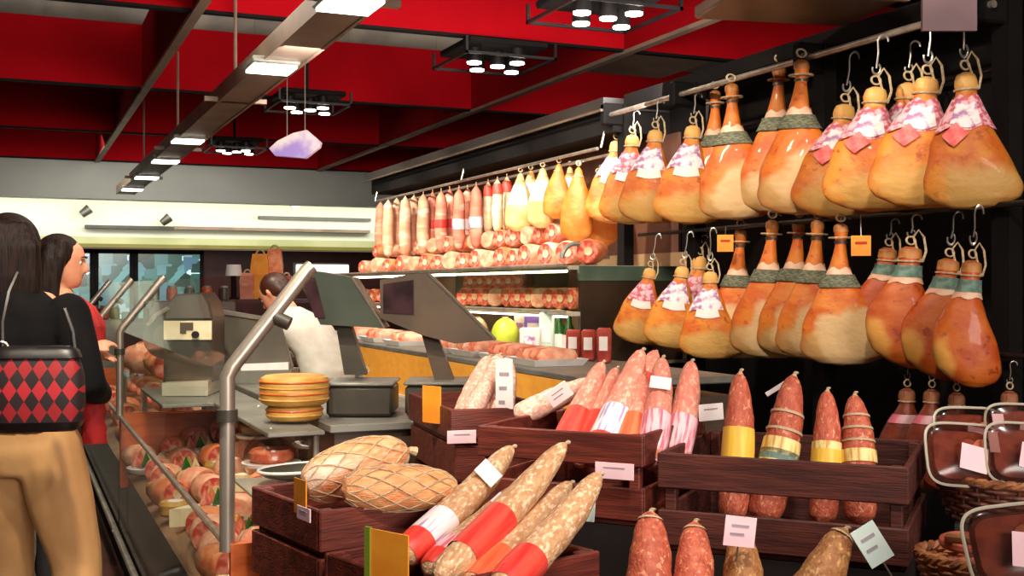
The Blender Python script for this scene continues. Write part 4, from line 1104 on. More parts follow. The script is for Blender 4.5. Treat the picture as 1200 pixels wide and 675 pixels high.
# ---- machines and scales
def pxpoly(pts, px0, py0, d): return [((x-px0)*d/FPX, -(y-py0)*d/FPX) for x, y in pts]
def machine():
    d = 5.4; c = P(208, 469, d); o = thing('slicing_machine', 'grey slicing machine with white data plate and round blade guard', 'machine', (c.x, c.y, .923), -YAW+R_(4))
    q = lambda pts: pxpoly(pts, 208, 469, d)
    MB().prism(q([(193, 455), (193, 376), (198, 362), (207, 352), (238, 350), (246, 362), (250, 380), (250, 455)]), -.02, .28).build('body', m_gdark, o, angle=30)
    MB().prism(q([(196, 380), (199, 364), (208, 354), (237, 352), (244, 363), (248, 380)]), -.035, -.02).build('top_cover', m_ggrey, o, angle=30)
    pl = MB().prism(q([(194, 383), (249, 383), (249, 405), (194, 405)]), -.035, -.02).build('data_plate', m_cheesew, o, smooth=False)
    MB().prism(q([(213, 385), (228, 385), (228, 394), (220, 394), (220, 398), (213, 398)]), -.039, -.036).build('emblem', m_gbrown, pl, smooth=False)
    k = q([(231, 399)])[0]
    b = MB(); b.tube([(k[0], -.06, k[1]), (k[0], -.035, k[1])], .016, 14); b.build('knob', m_black, pl)
    MB().prism(q([(195, 407), (249, 407), (249, 452), (195, 452)]), -.03, -.02).build('front_door', m_gdark, o, smooth=False)
    MB().prism(q([(196, 454), (248, 452), (248, 469), (196, 469)]), -.1, .28).build('base', m_shelf, o, smooth=False)
    b = MB(); k = q([(192, 402)])[0]
    b.tube([(k[0], .05, k[1]), (k[0], .09, k[1])], .108, 36); b.build('blade_guard', m_gdark, o)
    b = MB(); b.tube([(k[0], .095, k[1]), (k[0], .10, k[1])], .114, 36); b.build('blade', m_steel, o)
    b = MB(); b.tube([(k[0], .045, k[1]), (k[0], .052, k[1])], .06, 24); b.build('blade_hub', m_ggrey, o)
    b = MB(); h_ = [q([p_])[0] for p_ in ((176, 388), (186, 376), (200, 368))]; b.tube([(x, -.04, z) for x, z in h_], .010, 8); b.build('handle', m_steel, o)
machine()
def slicer_plate():
    d = 5.95; c = P(295, 444, d); o = thing('meat_slicer', 'wide grey steel plate slicer in front of the bending worker', 'slicer', (c.x, c.y, .932), -YAW)
    q = lambda pts: pxpoly(pts, 295, 446, d)
    MB().prism(q([(243, 360), (328, 374), (346, 436), (258, 440)]), -.01, .02).build('carriage_plate', m_ggrey, o, smooth=False)
    MB().prism(q([(243, 358), (329, 372), (329, 376), (243, 363)]), -.02, .03).build('plate_edge', m_steel, o, smooth=False)
    MB().prism(q([(250, 432), (345, 430), (345, 446), (250, 446)]), -.08, .12).build('base', m_steelmatt, o, smooth=False)
    MB().prism(q([(285, 424), (340, 422), (340, 430), (285, 432)]), -.05, .05).build('tray', m_white, o, smooth=False)
slicer_plate()
def scale_unit(px, pyb, d, zb, name_lab, head_poly, screen_poly, pole_px, m_head, m_pole, base_w):
    c = P(px, pyb, d); o = thing('weighing_scale', name_lab, 'scale', (c.x, c.y, zb), -YAW)
    dz = c.z-zb
    q = lambda pts: [(x, z+dz) for x, z in pxpoly(pts, px, pyb, d)]
    MB().box((0, .05, .06), (base_w, .26, .115), bev=.012).build('base', m_gdark, o)
    MB().box((0, .05, .125), (base_w*1.04, .28, .012), bev=.004).build('platter', m_steelmatt, o)
    pp = q(pole_px); MB().prism(pp, .03, .09).build('pole', m_pole, o, smooth=False)
    h = MB().prism(q(head_poly), -.05, .15).build('display_head', m_head, o, smooth=False)
    if screen_poly: MB().prism(q(screen_poly), -.056, -.05).build('screen', m_screen, h, smooth=False)
    e = q([head_poly[2], head_poly[3]])
    MB().tube([(e[0][0], -.05, e[0][1]), (e[1][0], -.05, e[1][1])], .006, 6).build('head_edge', m_ggrey, h)
scale_unit(424, 487, 4.42, .932, 'dark green grey scale with tilted display beside the cheese stack', [(350, 322), (372, 318), (414, 325), (452, 384), (378, 380)], [(356, 328), (372, 325), (384, 372), (372, 372)], [(392, 380), (410, 382), (428, 440), (402, 440)], m_grngrey, m_gdark, .25)
scale_unit(516, 497, 4.45, .932, 'brown grey scale with broad slanting display behind the small crate', [(447, 328), (484, 321), (503, 321), (581, 398), (534, 402), (495, 392), (447, 372)], [(451, 333), (486, 328), (486, 368), (451, 366)], [(492, 388), (512, 394), (536, 458), (512, 458)], m_gbrown, m_gbrown, .26)
c = PZ(421, 440, 1.06)
o = thing('cup', 'small white cup on the first scale', 'cup', (P(421, 438, 4.6).x, P(421, 438, 4.6).y, 1.065))
MB().rings([[(q*math.cos(2*PI*i/20), q*math.sin(2*PI*i/20), z) for i in range(20)] for q, z in ((.018, 0), (.024, .05), (.022, .05), (.016, .004))]).build('cup_body', m_white, o)
MB().torus((.028, 0, .026), .012, .003, n=12, rot=Matrix.Rotation(R_(90), 3, 'X')).build('handle', m_white, o)

# ================================================================== FAR SHOP PROPS
fs = thing('display_table', 'dark display table far behind the worker', 'table', (0, 0, 0))
c = PY(300, 350, 12.6)
MB().box((c.x, c.y, 1.28), (1.5, .5, .04)).build('table_top', m_maroon, fs, smooth=False)
for sx in (-.7, .7):
    for sy in (-.2, .2): MB().box((c.x+sx, c.y+sy, .63), (.06, .06, 1.26)).build('leg', m_stand, fs, smooth=False)
def far_bag(px, yt, yb, w, m, lab):
    b = PY(px, yb, 12.5); h = (yb-yt)*13/FPX*.97; ww = w*13/FPX
    o = thing('gift_bag', lab, 'bag', (b.x, 12.5+.0, 1.302), R_(-20), 'bags on the far display table')
    MB().rings([[(sx*ww/2*q, sy*ww*.3*q, z) for sx, sy in ((-1, -1), (1, -1), (1, 1), (-1, 1))] for z, q in ((0, .9), (h*.7, 1), (h, .8))]).build('pouch', m, o, smooth=False)
    MB().torus((0, 0, h), ww*.22, .01, a0=0, a1=PI, n=10, rot=Matrix.Rotation(R_(90), 3, 'X')).build('handle', m_cord, o)
far_bag(305, 300, 352, 20, m_orangecard, 'tall orange yellow bag on the far display table'); far_bag(322, 294, 352, 18, m_joint2, 'tall orange bag beside the yellow one on the far table')
far_bag(290, 322, 352, 16, m_fr, 'short pinkish bag on the far table'); far_bag(336, 325, 352, 14, m_dred, 'short dark red bag on the far table')
c = PY(272, 345, 12.6)
o = thing('table_lamp', 'small table lamp with white shade on the far display table', 'lamp', (c.x, 12.5, 1.3))
MB().cyl((0, 0, 0), .06, .02, 16).build('base', m_black, o); MB().tube([(0, 0, .02), (0, 0, .26)], .03, 8).build('stem', m_black, o)
MB().cyl((0, 0, .25), .09, .12, 18, r2=.075).build('lamp_shade', m_white, o)
c = PY(378, 318, 13.2)
o = thing('light_box', 'bright white light box behind the dark table props', 'sign', (c.x, 13.2, c.z))
MB().box((0, 0, 0), (.62, .06, .16), bev=.01).build('panel', mat('lit panel', srgb(250, 246, 238), None, 3, .5, emit=srgb(250, 244, 232), estr=1.2), o)
MB().box((0, .05, 0), (.66, .04, .2)).build('frame', m_gdark, o); MB().box((0, .05, -c.z/2), (.05, .05, c.z)).build('stand', m_gdark, o)
# low dark cabinets past the second case
for i, (px, w, h, t) in enumerate(((222, .8, 1.3, 'brown cabinet far behind the slicing machine'), (110, .5, 1.1, 'pale far cabinet behind the shopper'))):
    c = PY(px, 345, 11.2 if i == 0 else 12.4)
    o = thing('cabinet', t, 'cabinet', (c.x, c.y, 0))
    MB().box((0, 0, h/2), (w, .4, h), bev=.01).build('carcass', m_gbrown if i == 0 else m_shelf, o)
    for s in (-1, 1):
        dr = MB().box((s*w*.25, -.205, h*.5), (w*.46, .02, h*.9)).build('door', m_gbrown if i == 0 else m_shelf, o, smooth=False)
        MB().tube([(s*.04, -.23, h*.55), (s*.04, -.23, h*.7)], .008, 6).build('handle', m_steel, dr)
    for k in range(5):
        q = thing('jar', 'brown jar on the ' + t + ', ' + ORD[k+1] + ' along', 'jar', (c.x-w*.4+w*.2*k, c.y, h+.002), 0, 'jars on the far cabinets')
        MB().cyl((0, 0, 0), .05, .12, 14, bev=.01).build('jar_body', m_wood if k % 2 else m_gdark, q); MB().cyl((0, 0, .12), .04, .02, 14).build('lid', m_steelmatt, q)

# ================================================================== CRATE DISPLAY
stand = thing('display_stand', 'dark stepped stand under the wooden crates', 'stand', (0, 0, 0))
def foot(lat, d, ang, L, W):
    u = Vector((math.cos(R_(ang)), math.sin(R_(ang)))); v = Vector((-u.y, u.x)); s = Vector((lat, d))
    return s, u, v
def tier(lat, d, ang, L, W, ztop, inset=.01):
    s, u, v = foot(lat, d, ang, L, W); c = s+u*L/2+v*W/2
    w = plan(c.x, c.y, ztop/2)
    MB().box(w, (L-2*inset, W-2*inset, ztop), R_(ang)-YAW).build('tier', m_stand, stand, smooth=False)
def crate(label, lat, d, ang, L, W, ztop, H, nb=2, m=m_crate, bh=.08, group='wooden crates of the display', with_tier=True):
    s, u, v = foot(lat, d, ang, L, W)
    o = thing('wooden_crate', label, 'crate', plan(lat, d, ztop-H), R_(ang)-YAW, group)
    t = .014
    gap = (H-.012-nb*bh)/max(1, nb-1) if nb > 1 else 0
    for i in range(nb):
        z = H-bh/2-i*(bh+gap)
        MB().box((L/2, t/2, z), (L, t, bh), bev=.003).build('front_board', m, o, smooth=False)
        MB().box((L/2, W-t/2, z), (L, t, bh), bev=.003).build('back_board', m, o, smooth=False)
        for x in (t/2, L-t/2): MB().box((x, W/2, z), (t, W-2*t, bh), bev=.003).build('side_board', m, o, smooth=False)
    for x in (t+.014, L-t-.014):
        for y in (t+.014, W-t-.014): MB().box((x, y, H/2), (.028, .028, H-.004), bev=.003).build('corner_post', m, o, smooth=False)
    MB().box((L/2, W/2, .007), (L-2*t, W-2*t, .014)).build('bottom_board', m, o, smooth=False)
    if with_tier: tier(lat, d, ang, L, W, ztop-H-.002)
    return o
def inpt(cr, x, y, z):
    """point in a crate's own frame -> world"""
    return Matrix.Translation(cr.location) @ Matrix.Rotation(cr.rotation_euler.z, 4, 'Z') @ Vector((x, y, z))
cA = crate('dark red wooden crate holding pink salamis with red sleeves', -.091, 3.02, -27, .46, .50, 1.06, .225)
cB = crate('wide dark brown crate holding four upright brown sausages', .353, 2.80, -24, .58, .50, 1.02, .235, 2, m_crated, .085)
cC = crate('small crate holding two netted roasts', -.403, 2.42, 34.5, .30, .38, .95, .10, 1, m_crate, .088, with_tier=False)
cD2 = crate('crate directly under the netted roast crate', -.403, 2.42, 34.5, .30, .38, .848, .13, 1, m_crate, .10)
cD = crate('crate of long bloomed salamis leaning out, yellow card on its edge', -.16, 2.12, 40, .45, .36, .87, .13, 1, m_crate, .105)
cE = crate('small crate with white wrapped salami and orange card, in front of the slanting scale', -.189, 3.55, 17.6, .33, .6, 1.045, .11, 1, m_crate, .095, with_tier=False)
cI = crate('crate stacked below the white wrapped salami crate', -.175, 3.53, 17.6, .34, .62, .933, .14, 1, m_crate, .11)
cF = crate('low crate of fat brown sausages in front of the wide dark crate', .22, 2.12, -24, .46, .42, .78, .15, 1, m_crated, .12)

# ---- salami prototypes (unit length along z, unit radius)
def bent(keys, b): return [(z, b*math.sin(PI*z), 0, r, r) for z, r in keys]
KS = [(0, .12), (.015, .45), (.05, .8), (.12, .96), (.3, 1.0), (.5, .98), (.7, .88), (.84, .72), (.93, .52), (.97, .38), (.99, .22), (1.0, .1)]
def salami_proto(m, sleeves=(), tagm=None, bend=.15, tipm=m_cord, rings=()):
    r = thing('salami', None, None)
    pf = Prof(bent(KS, bend), 3)
    MB().prof(pf, 20, lambda z, th: 1+.03*math.sin(z*30+th*2)+.025*math.sin(3*th+z*11)).build('casing', m, r)
    for z0, z1, ml in sleeves: MB().shell(pf, z0, z1, off=.06, nz=4, nt=22).build('sleeve', ml, r)
    for z0 in rings: MB().shell(pf, z0, z0+.018, off=.07, nz=1, nt=20).build('string_ring', tipm, r)
    MB().prof(Prof([(.975, 0, 0, .30, .30), (.99, .02, 0, .22, .22), (1.008, .04, 0, .11, .11), (1.022, .10, 0, .16, .16), (1.03, .12, 0, .10, .10)], 3), 10).build('string_tip', tipm, r)
    if tagm:
        b = MB(); b.box((.1, -1.2, .66), (1.5, .05, .11)); b.build('tag', tagm, r, smooth=False)
    return freeze(r)
SA = {'red': salami_proto(m_pinkS, [(.03, .46, m_redlab)]),
      'printed': salami_proto(m_pinkS, [(.02, .2, m_redlab), (.2, .44, m_whitelab)]),
      'orange': salami_proto(m_pinkS, [(.03, .5, m_orlab)]),
      'pink': salami_proto(m_pinkS, [(.03, .42, m_pinklab)]),
      'pinktag': salami_proto(m_pinkS, [(.03, .44, m_pinklab)], m_white),
      'yellow': salami_proto(m_brownS, [(.34, .62, m_yellab)]),
      'green': salami_proto(m_brownS, [(.33, .55, m_creamlab), (.40, .47, m_bandg)], rings=(.6, .72)),
      'cream': salami_proto(m_brownS, [(.30, .54, m_yellab), (.54, .60, m_creamlab)]),
      'ring': salami_proto(m_brownS, [(.28, .42, m_creamlab), (.46, .56, m_creamlab)], rings=(.62, .72, .82)),
      'bloom': salami_proto(m_bloomS, [(.04, .16, m_redlab), (.16, .34, m_whitelab)], m_white, .3),
      'bloomw': salami_proto(m_bloomS, [(.03, .14, m_redlab), (.14, .28, m_pinklab)], m_white, .2),
      'bloomr': salami_proto(m_bloomS, [(.16, .44, m_redlab)], None, .25),
      'bloomo': salami_proto(m_bloomS, [(.06, .30, m_orlab)], None, .2),
      'bloomp': salami_proto(m_bloomS, [(.05, .27, m_redlab)], None, .3),
      'brown': salami_proto(m_brownS, (), None, .1, rings=(.93,)),
      'tan': salami_proto(m_tanS, (), None, .2, rings=(.93,)),
      'net': salami_proto(m_paleS, (), None, .1)}
def lay(kind, A, B, rad, label, group, roll=0):
    o = dup(SA[kind]); o.matrix_world = orient(A, B, rad, roll=roll); tag(o, label, 'salami', group); return o
gA = 'pink salamis in the dark red crate'
for k, a, b, rd, lb in (('red', (650, 540, 3.06), (706, 425, 3.34), .037, 'pink salami with red sleeve at the outer end of the dark red crate'),
                        ('red', (678, 545, 3.02), (722, 432, 3.36), .034, 'second pink salami with red sleeve in the dark red crate, half hidden'),
                        ('printed', (694, 545, 2.95), (752, 411, 3.25), .041, 'longest pink salami with white printed sleeve in the dark red crate'),
                        ('orange', (728, 548, 2.93), (754, 440, 3.18), .035, 'pink salami with orange red sleeve in the middle of the dark red crate'),
                        ('pinktag', (760, 548, 2.90), (776, 420, 3.16), .037, 'pink salami with pink sleeve and white tag in the dark red crate'),
                        ('pink', (789, 546, 2.98), (810, 424, 3.2), .038, 'pink salami with pink sleeve closest to the wide dark crate')):
    lay(k, P(*a), P(*b), rd, lb, gA)
lay('red', P(742, 470, 3.3), P(768, 412, 3.45), .032, 'short pink salami rising behind the longest one', gA)
lay('net', P(604, 487, 3.28), P(694, 446, 3.42), .034, 'pale salami lying at the back of the dark red crate beside a white tag', gA)
gB = 'brown sausages in the wide dark crate'
lay('yellow', P(857, 612, 2.86), P(867, 437, 2.96), .040, 'brown sausage with plain yellow sleeve in the wide dark crate', gB)
lay('green', P(893, 612, 2.84), P(930, 440, 2.95), .046, 'thick brown sausage with cream and green sleeve in the wide dark crate', gB)
lay('cream', P(963, 614, 2.80), P(969, 458, 2.9), .037, 'brown sausage with yellow and cream sleeve in the wide dark crate', gB)
lay('ring', P(1007, 614, 2.78), P(1001, 463, 2.88), .041, 'brown sausage with several cream rings, last in the wide dark crate', gB)
gD = 'long bloomed salamis in the corner crate'
lay('bloom', P(468, 655, 2.36), P(600, 524, 2.74), .036, 'long bloomed salami with white printed sleeve and white tag, against the roast crate', gD)
lay('bloomw', P(500, 672, 2.32), P(610, 570, 2.66), .034, 'bloomed salami with pink printed sleeve and tag, second from the roast crate', gD)
lay('bloomr', P(512, 680, 2.24), P(662, 520, 2.66), .036, 'longest bloomed salami with red sleeve around its middle', gD)
lay('bloomo', P(545, 694, 2.24), P(668, 566, 2.64), .034, 'bloomed salami with orange sleeve between the two longest ones', gD)
lay('bloomp', P(582, 694, 2.18), P(702, 556, 2.56), .037, 'bloomed salami with red sleeve at its foot, outermost toward the low crate', gD)
gF = 'fat sausages in the low crate'
lay('brown', P(754, 760, 2.28), P(762, 600, 2.42), .048, 'fat reddish sausage at the outer end of the low crate', gF)
lay('brown', P(806, 760, 2.26), P(814, 612, 2.40), .043, 'fat reddish sausage second in the low crate', gF)
lay('tan', P(862, 770, 2.25), P(868, 622, 2.38), .044, 'tan sausage behind the pale pink tag in the low crate', gF)
lay('tan', P(905, 760, 2.22), P(990, 620, 2.34), .046, 'tan sausage leaning toward the mint tag in the low crate', gF)
gE = 'salamis in the small crate'
for k, (a, b, lb) in enumerate((((540, 495, 3.72), (574, 418, 3.86), 'white wrapped salami standing in the small crate, outer one'), ((562, 495, 3.68), (585, 416, 3.84), 'white wrapped salami in the middle of the small crate'),
                                ((584, 495, 3.66), (594, 420, 3.82), 'white wrapped salami in the small crate behind the white label'))):
    lay('net', P(*a), P(*b), .042, lb, gE)
lay('net', P(548, 490, 3.62), P(580, 432, 3.72), .032, 'short pale salami in front of the wrapped ones in the small crate', gE)

# ---- netted roasts
def roast(px, py, d, ln, rad, ang, label, m, tilt=6):
    c = P(px, py, d)
    o = thing('netted_roast', label, 'roast', c, 0)
    pf = Prof([(-.5, 0, 0, .05, .05), (-.47, 0, 0, .45, .42), (-.36, 0, 0, .82, .76), (-.12, 0, 0, 1.0, .92), (.15, 0, 0, .98, .9), (.36, 0, 0, .72, .66), (.46, 0, 0, .38, .36), (.5, 0, 0, .08, .08)], 4)
    M = Matrix.Rotation(R_(ang)-YAW, 4, 'Z') @ Matrix.Rotation(R_(90-tilt), 4, 'Y') @ Matrix.Diagonal((rad, rad, ln, 1))
    b = MB().prof(pf, 24, lambda z, th: 1+.03*math.sin(5*th+z*9)+.03*math.sin(2*th-z*16)).build('meat', m, o); b.matrix_basis = M
    n = MB()
    for s in (-1, 1):
        for k in range(9):
            a0 = 2*PI*k/9
            pts = [pf.pt(-.47+.94*i/30, a0+s*2.6*i/30, .03) for i in range(31)]
            n.tube([Vector((x*rad, y*rad, z*ln)) for x, y, z in pts], .0016, 5)
    nn = n.build('net', m_cord, o); nn.matrix_basis = Matrix.Rotation(R_(ang)-YAW, 4, 'Z') @ Matrix.Rotation(R_(90-tilt), 4, 'Y')
    t = MB(); t.tube([Vector((0, 0, .5*ln)), Vector((.01, 0, .56*ln))], [.008, .012], 8); q = t.build('net_knot', m_cord, o); q.matrix_basis = nn.matrix_basis
m_roast1 = mat('orange roast', srgb(238, 140, 82), srgb(244, 176, 128), 6, .5, bump=.4, bscale=20, patches=[((-.3, -.4, -.3), (1, 1, .8), .3, .6, srgb(250, 206, 180))])
m_roast2 = mat('pale roast', srgb(244, 180, 122), srgb(238, 150, 92), 5, .5, bump=.4, bscale=20)
roast(470, 572, 2.53, .27, .050, 24, 'pale netted roast lying in front in the small roast crate', m_roast2, -3)
roast(418, 548, 2.68, .27, .062, 28, 'orange netted roast behind the pale one in the roast crate', m_roast1, 14)

# ---- cards and tags
def card(px, py, d, w, h, m, label, yaw=0, tilt=0, roll=0, lines=2, edge=None, stick=0, name='price_card'):
    c = P(px, py, d); o = thing(name, label, 'price card', c)
    o.matrix_world = Matrix.Translation(c) @ Matrix.Rotation(-YAW+R_(yaw), 4, 'Z') @ Matrix.Rotation(R_(roll), 4, 'Y') @ Matrix.Rotation(R_(tilt), 4, 'X')
    MB().box((0, 0, 0), (w, .003, h), bev=.0006).build('card', m, o, smooth=False)
    for i in range(lines):
        MB().box((-w*.08*i, -.0025, h*(.2-.28*i)), (w*(.55-.1*i), .001, h*.07)).build('print', m_ink, o, smooth=False)
    if edge: MB().box((-w/2, -.001, 0), (w*.14, .006, h*1.04)).build('holder', edge, o, smooth=False)
    if stick: MB().tube([(0, .003, -h*.4), (0, .003, -h*.5-stick)], .002, 6).build('pick', m_hook, o)
    return o
card(352, 582, 2.44, .062, .075, m_orangecard, 'orange price card clipped on the side of the roast crate', -56, lines=0)
card(356, 602, 2.40, .066, .028, m_pinkcard, 'pale strip card below the orange one on the roast crate side', -56, lines=1)
card(455, 655, 2.10, .105, .10, m_orangecard, 'yellow orange price card with green edge on the salami crate', -40, edge=m_greencard, lines=0)
card(506, 474, 3.71, .09, .12, m_orangecard, 'orange price card on the corner of the small crate', -45, lines=0)
card(541, 512, 3.52, .09, .04, m_pinkcard, 'pinkish strip card on the crate below the small crate', 14, lines=1)
card(591, 450, 3.60, .055, .16, m_white, 'tall white printed label on the wrapped salami in the small crate', -6, 8, lines=3, name='paper_label')
card(655, 462, 3.22, .07, .05, m_white, 'white tag lying on the pale salami behind the dark red crate', 0, 20, -35, name='paper_label')
card(720, 552, 2.80, .10, .04, m_pinkcard, 'pink strip card on the front of the dark red crate', -26, lines=1)
card(867, 623, 2.28, .062, .060, m_pinkcard, 'pale pink tag standing on the tan sausage in the low crate', 0, 0, 6, stick=.03)
card(1022, 638, 2.26, .052, .082, m_mintcard, 'pale mint tag tilted at the end of the low crate', 0, 0, -32, stick=.05)
card(833, 483, 3.1, .07, .045, m_white, 'white tag between the pink salamis and the wide dark crate', 10, 0, -4, lines=1, name='paper_label')
card(915, 452, 3.0, .09, .012, m_white, 'thin white strip leaning behind the thick brown sausage', 0, 0, -32, lines=0, name='paper_label')
card(690, 592, 2.62, .03, .075, m_mintcard, 'pale tag hanging at the end of the outermost bloomed salami', -10, 0, 4, lines=1)

# ---- baskets, clear trays
def basket(lat, d, z, rx, ry, h, m, label, ang=-24, n=9, strands=10):
    c = plan(lat, d, z-h); o = thing('wicker_basket', label, 'basket', c, R_(ang)-YAW)
    b = MB(); N = 24
    for k in range(n):
        zz = .006+(h-.012)*k/(n-1); q = .84+.16*k/(n-1)
        pts = [((rx*q+.005*math.cos(N/2*a+PI*k))*math.cos(a), (ry*q+.005*math.cos(N/2*a+PI*k))*math.sin(a), zz) for a in [2*PI*i/72 for i in range(73)]]
        b.tube(pts, .006, 6)
    b.build('woven_side', m, o)
    s = MB()
    for i in range(N):
        a = 2*PI*(i+.0)/N; s.tube([(rx*.84*math.cos(a), ry*.84*math.sin(a), 0), (rx*math.cos(a), ry*math.sin(a), h)], .004, 6)
    s.build('stakes', m, o)
    for k in (0, 1):
        r_ = MB(); r_.tube([((rx+.004*math.cos(18*a+PI*k))*math.cos(a), (ry+.004*math.cos(18*a+PI*k))*math.sin(a), h+.006*math.sin(18*a+PI*k)) for a in [2*PI*i/108 for i in range(109)]], .007, 6)
        r_.build('braided_rim', m_wicker, o)
    MB().rings([[(rx*.83*q*math.cos(2*PI*i/32), ry*.83*q*math.sin(2*PI*i/32), .004) for i in range(32)] for q in (1, .05)], cap=False).build('woven_base', m, o)
    w = MB(); cc = plan(lat, d, (z-h)/2-.001)
    w.box(cc, (rx*1.5, ry*1.5, z-h-.002), R_(ang)-YAW).build('tier', m_stand, stand, smooth=False)
    return o
basket(1.215, 2.76, .965, .185, .14, .10, m_wickerd, 'dark wicker basket with pale rim holding clear trays, beside the wide crate')
basket(.935, 2.30, .885, .118, .10, .07, m_wicker, 'small orange brown wicker basket of curled dried sausages')
def tray_proto(m):
    r = thing('clear_tray', None, None); w, h = .088, .07
    def rr(q, y): return [(w*q*math.copysign(abs(math.cos(a))**.45, math.cos(a)), y, h*q*math.copysign(abs(math.sin(a))**.45, math.sin(a))) for a in [2*PI*i/40 for i in range(40)]]
    MB().rings([rr(1.06, 0), rr(1.0, .002), rr(.95, .025), rr(.84, .032)]).build('tray_body', m, r)
    MB().rings([rr(1.0, -.002), rr(.97, -.014), rr(.88, -.018), rr(.2, -.019)], cap=True).build('lid', m, r)
    b = MB(); b.tube([rr(1.05, 0)[i % 40] for i in range(41)], .0035, 6); b.build('rim', m_shelf, r)
    MB().rings([rr(.8, .006), rr(.88, .02), rr(.8, .026)]).build('meat_layer', m_dried, r)
    for k in range(4):
        t = MB(); t.rings([[(-.045+.03*k+q*.03*math.cos(2*PI*i/18), .018-.005*k+y, q*.04*math.sin(2*PI*i/18)) for i in range(18)] for q, y in ((.95, 0), (1, -.003), (.95, -.006))]); t.build('slice', m_slice, r)
    MB().box((.012, -.021, -.012), (.065, .0015, .06), Matrix.Rotation(R_(12), 3, 'Y')).build('label', m_pinkcard, r, smooth=False)
    MB().box((.068, -.0205, .03), (.03, .0015, .05)).build('sticker', m_pinkcard, r, smooth=False)
    return freeze(r)
TR = [tray_proto(m_plastic)]
def put_tray(px, py, d, s, yaw, tilt, roll, label):
    o = dup(TR[0]); o.matrix_world = Matrix.Translation(P(px, py, d)) @ Matrix.Rotation(-YAW+R_(yaw), 4, 'Z') @ Matrix.Rotation(R_(roll), 4, 'Y') @ Matrix.Rotation(R_(tilt), 4, 'X') @ Matrix.Diagonal((s, s, s, 1))
    tag(o, label, 'tray', 'clear trays of sliced meat')
put_tray(1130, 533, 2.72, 1.02, 6, -20, 4, 'clear tray of sliced meat with pink label standing in the dark wicker basket')
put_tray(1137, 512, 2.84, 1.0, 8, -18, 2, 'clear tray stacked just behind the front tray in the dark wicker basket')
put_tray(1202, 532, 2.70, 1.0, -4, -20, 3, 'clear tray of sliced meat at the outer end of the dark wicker basket')
put_tray(1200, 508, 2.84, 1.0, -4, -18, 2, 'rearmost clear tray at the outer end of the dark wicker basket')
put_tray(1196, 640, 2.02, 1.0, -8, -22, -8, 'clear tray with label beside the small basket of curled sausages')
c = plan(.905, 2.03)
MB().box((c.x, c.y, .435), (.2, .12, .87), -YAW).build('tier', m_stand, stand, smooth=False)
# curled dried sausages
rgc = random.Random(9)
cl = ['curled thin dried sausage lying lowest in the small basket', 'curled thin dried sausage on the outer side of the small basket', 'curled thin dried sausage in the middle of the small basket',
      'curled thin dried sausage leaning on the basket rim', 'curled thin dried sausage on top of the pile', 'curled thin dried sausage next to the clear tray', 'curled thin dried sausage tipped up beside the crate']
for i in range(7):
    cc = plan(.935+rgc.uniform(-.05, .04), 2.30+rgc.uniform(-.04, .04), .838+.014*i)
    b = MB(); rot = Matrix.Rotation(rgc.uniform(-.25, .25), 3, 'X') @ Matrix.Rotation(rgc.uniform(-.25, .25), 3, 'Y') @ Matrix.Rotation(rgc.uniform(0, 6), 3, 'Z')
    b.torus((0, 0, 0), .042, .010, 0, R_(300), 26, 8, rot)
    o = b.build('dried_sausage', (m_tanS, m_brownS)[i % 2], None, loc=cc); tag(o, cl[i], 'sausage', 'curled dried sausages in the small basket')
    e = MB(); p0 = rot @ Vector((.042, 0, 0)); e.sphere(p0, .0075); e.build('tied_end', m_cord, o)

# tiers closing the stand at the back
MB().box(plan(.75, 3.4, .4), (.7, .4, .8), R_(-24)-YAW).build('tier', m_stand, stand, smooth=False)
MB().box(plan(.45, 3.75, .45), (.6, .3, .9), R_(-24)-YAW).build('tier', m_stand, stand, smooth=False)

# ================================================================== LIGHT
def area(name, loc, target, size, power, col=(1, 1, 1), sy=None):
    l = bpy.data.lights.new(name, 'AREA'); l.energy = power; l.color = col; l.size = size
    if sy: l.shape = 'RECTANGLE'; l.size_y = sy
    o = bpy.data.objects.new(name, l); C.objects.link(o); o.location = loc
    o.rotation_euler = (Vector(target)-Vector(loc)).to_track_quat('-Z', 'Y').to_euler(); return o
def spot(name, loc, target, power, ang, col, blend=.6, r=.06):
    l = bpy.data.lights.new(name, 'SPOT'); l.energy = power; l.color = col; l.spot_size = R_(ang); l.spot_blend = blend; l.shadow_soft_size = r
    o = bpy.data.objects.new(name, l); C.objects.link(o); o.location = loc
    o.rotation_euler = (Vector(target)-Vector(loc)).to_track_quat('-Z', 'Y').to_euler(); return o
WARM = (1, .86, .68)
for i, y in enumerate((3.0, 4.2, 5.4)):
    spot('ham_spot', (1.75, y-1.0, 3.05), (3.5, y+.5, 1.95), 165, 62, WARM)
for y in (7.2, 8.6, 10.0, 11.2):
    spot('shelf_spot', (2.2, y-.6, 3.05), (3.5, y+.2, 1.6), 210, 80, (1, .88, .72))
spot('crate_spot', (.9, .9, 3.1), (1.3, 2.9, .95), 160, 60, (1, .88, .8))
spot('crate_spot', (2.0, .7, 3.1), (2.0, 2.4, .95), 110, 50, (1, .86, .78))
spot('corner_spot', (.4, 1.0, 3.1), (.75, 2.6, .9), 130, 45, (1, .88, .76))
spot('case_spot', (.2, 2.6, 3.1), (.8, 3.9, .7), 330, 70, (1, .87, .7))
spot('case_spot', (.4, 4.3, 3.1), (.9, 5.6, .9), 260, 80, (1, .9, .74))
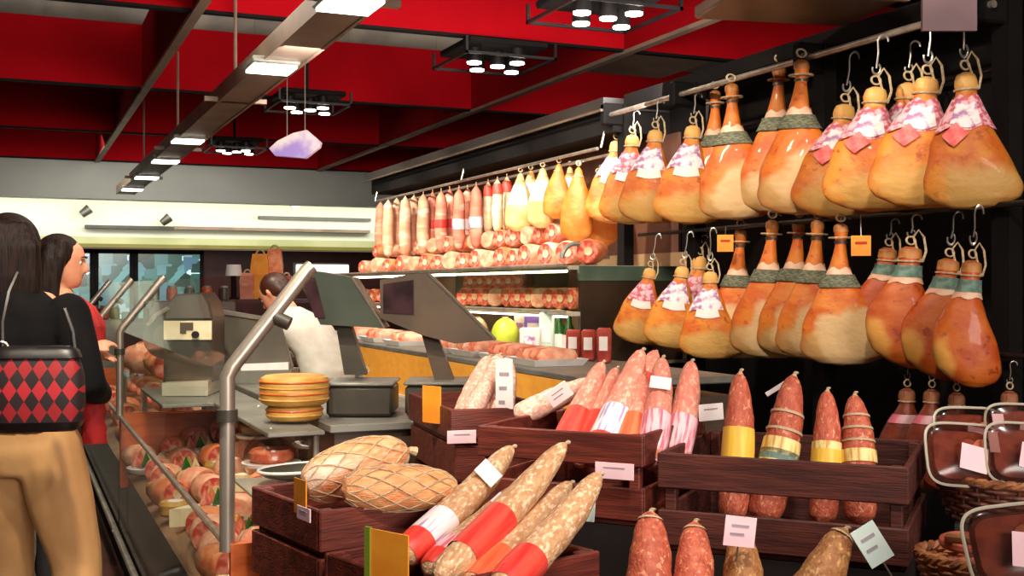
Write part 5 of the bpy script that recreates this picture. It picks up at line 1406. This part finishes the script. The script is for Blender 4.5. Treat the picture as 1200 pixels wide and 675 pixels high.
spot('case_spot', (.4, 6.3, 3.1), (.9, 7.6, .9), 200, 80, (1, .9, .74))
spot('customer_spot', (-1.0, 2.4, 3.1), (.1, 4.2, 1.0), 110, 60, (1, .86, .68))
area('counter_light', (1.5, 6.5, 3.0), (1.6, 6.6, 0), 1.2, 40, (1, .9, .76), 3)
area('baffle_fill', (1.2, -5.0, 2.6), (2.2, 12, 3.5), 3.5, 400, (1, .9, .82), 1.2)  # added fill behind the camera to light the red baffle faces
area('plenum_fill', (2, 10.4, 4.5), (2, 12.4, 4.1), 9, 30, (1, .92, .82), .3)  # added fill above the baffles to brighten the ducts
area('ceiling_wash', (2.8, 6.0, 2.75), (2.8, 12.5, 3.9), 3.0, 110, (1, .9, .84), .6)
area('cove_light', (2.0, 18.65, 2.62), (2.0, 19.3, 2.45), 9, 55, (1, .98, .86), .15)
area('far_hall_light', (1.8, 15.5, 3.1), (1.8, 16.5, 0), 3, 120, (1, .95, .85), 3)
w = bpy.data.worlds.new('World'); bpy.context.scene.world = w; w.use_nodes = True
bg = w.node_tree.nodes['Background']; bg.inputs[0].default_value = (.9, .62, .48, 1); bg.inputs[1].default_value = .22

# ================================================================== CAMERA
cd = bpy.data.cameras.new('Camera'); cd.sensor_width = 36; cd.sensor_fit = 'HORIZONTAL'; cd.lens = FPX/1200*36; cd.clip_end = 100; cd.clip_start = .05
co = bpy.data.objects.new('Camera', cd); C.objects.link(co); co.location = CAM; co.rotation_euler = (R_(90), 0, -YAW)
sc = bpy.context.scene; sc.camera = co
sc.view_settings.view_transform = 'Standard'; sc.view_settings.look = 'None'; sc.view_settings.exposure = -.12
sc.cycles.use_denoising = True
sc.cycles.max_bounces = 8; sc.cycles.transparent_max_bounces = 16; sc.cycles.sample_clamp_indirect = 6
for l, n in LABELS.items():
    if len(n) > 1: print('DUPLABEL', l, n)
for o in bpy.data.objects:
    if o.parent is None and o.type in ('MESH', 'EMPTY') and 'category' not in o and 'kind' not in o: print('NOCAT', o.name)
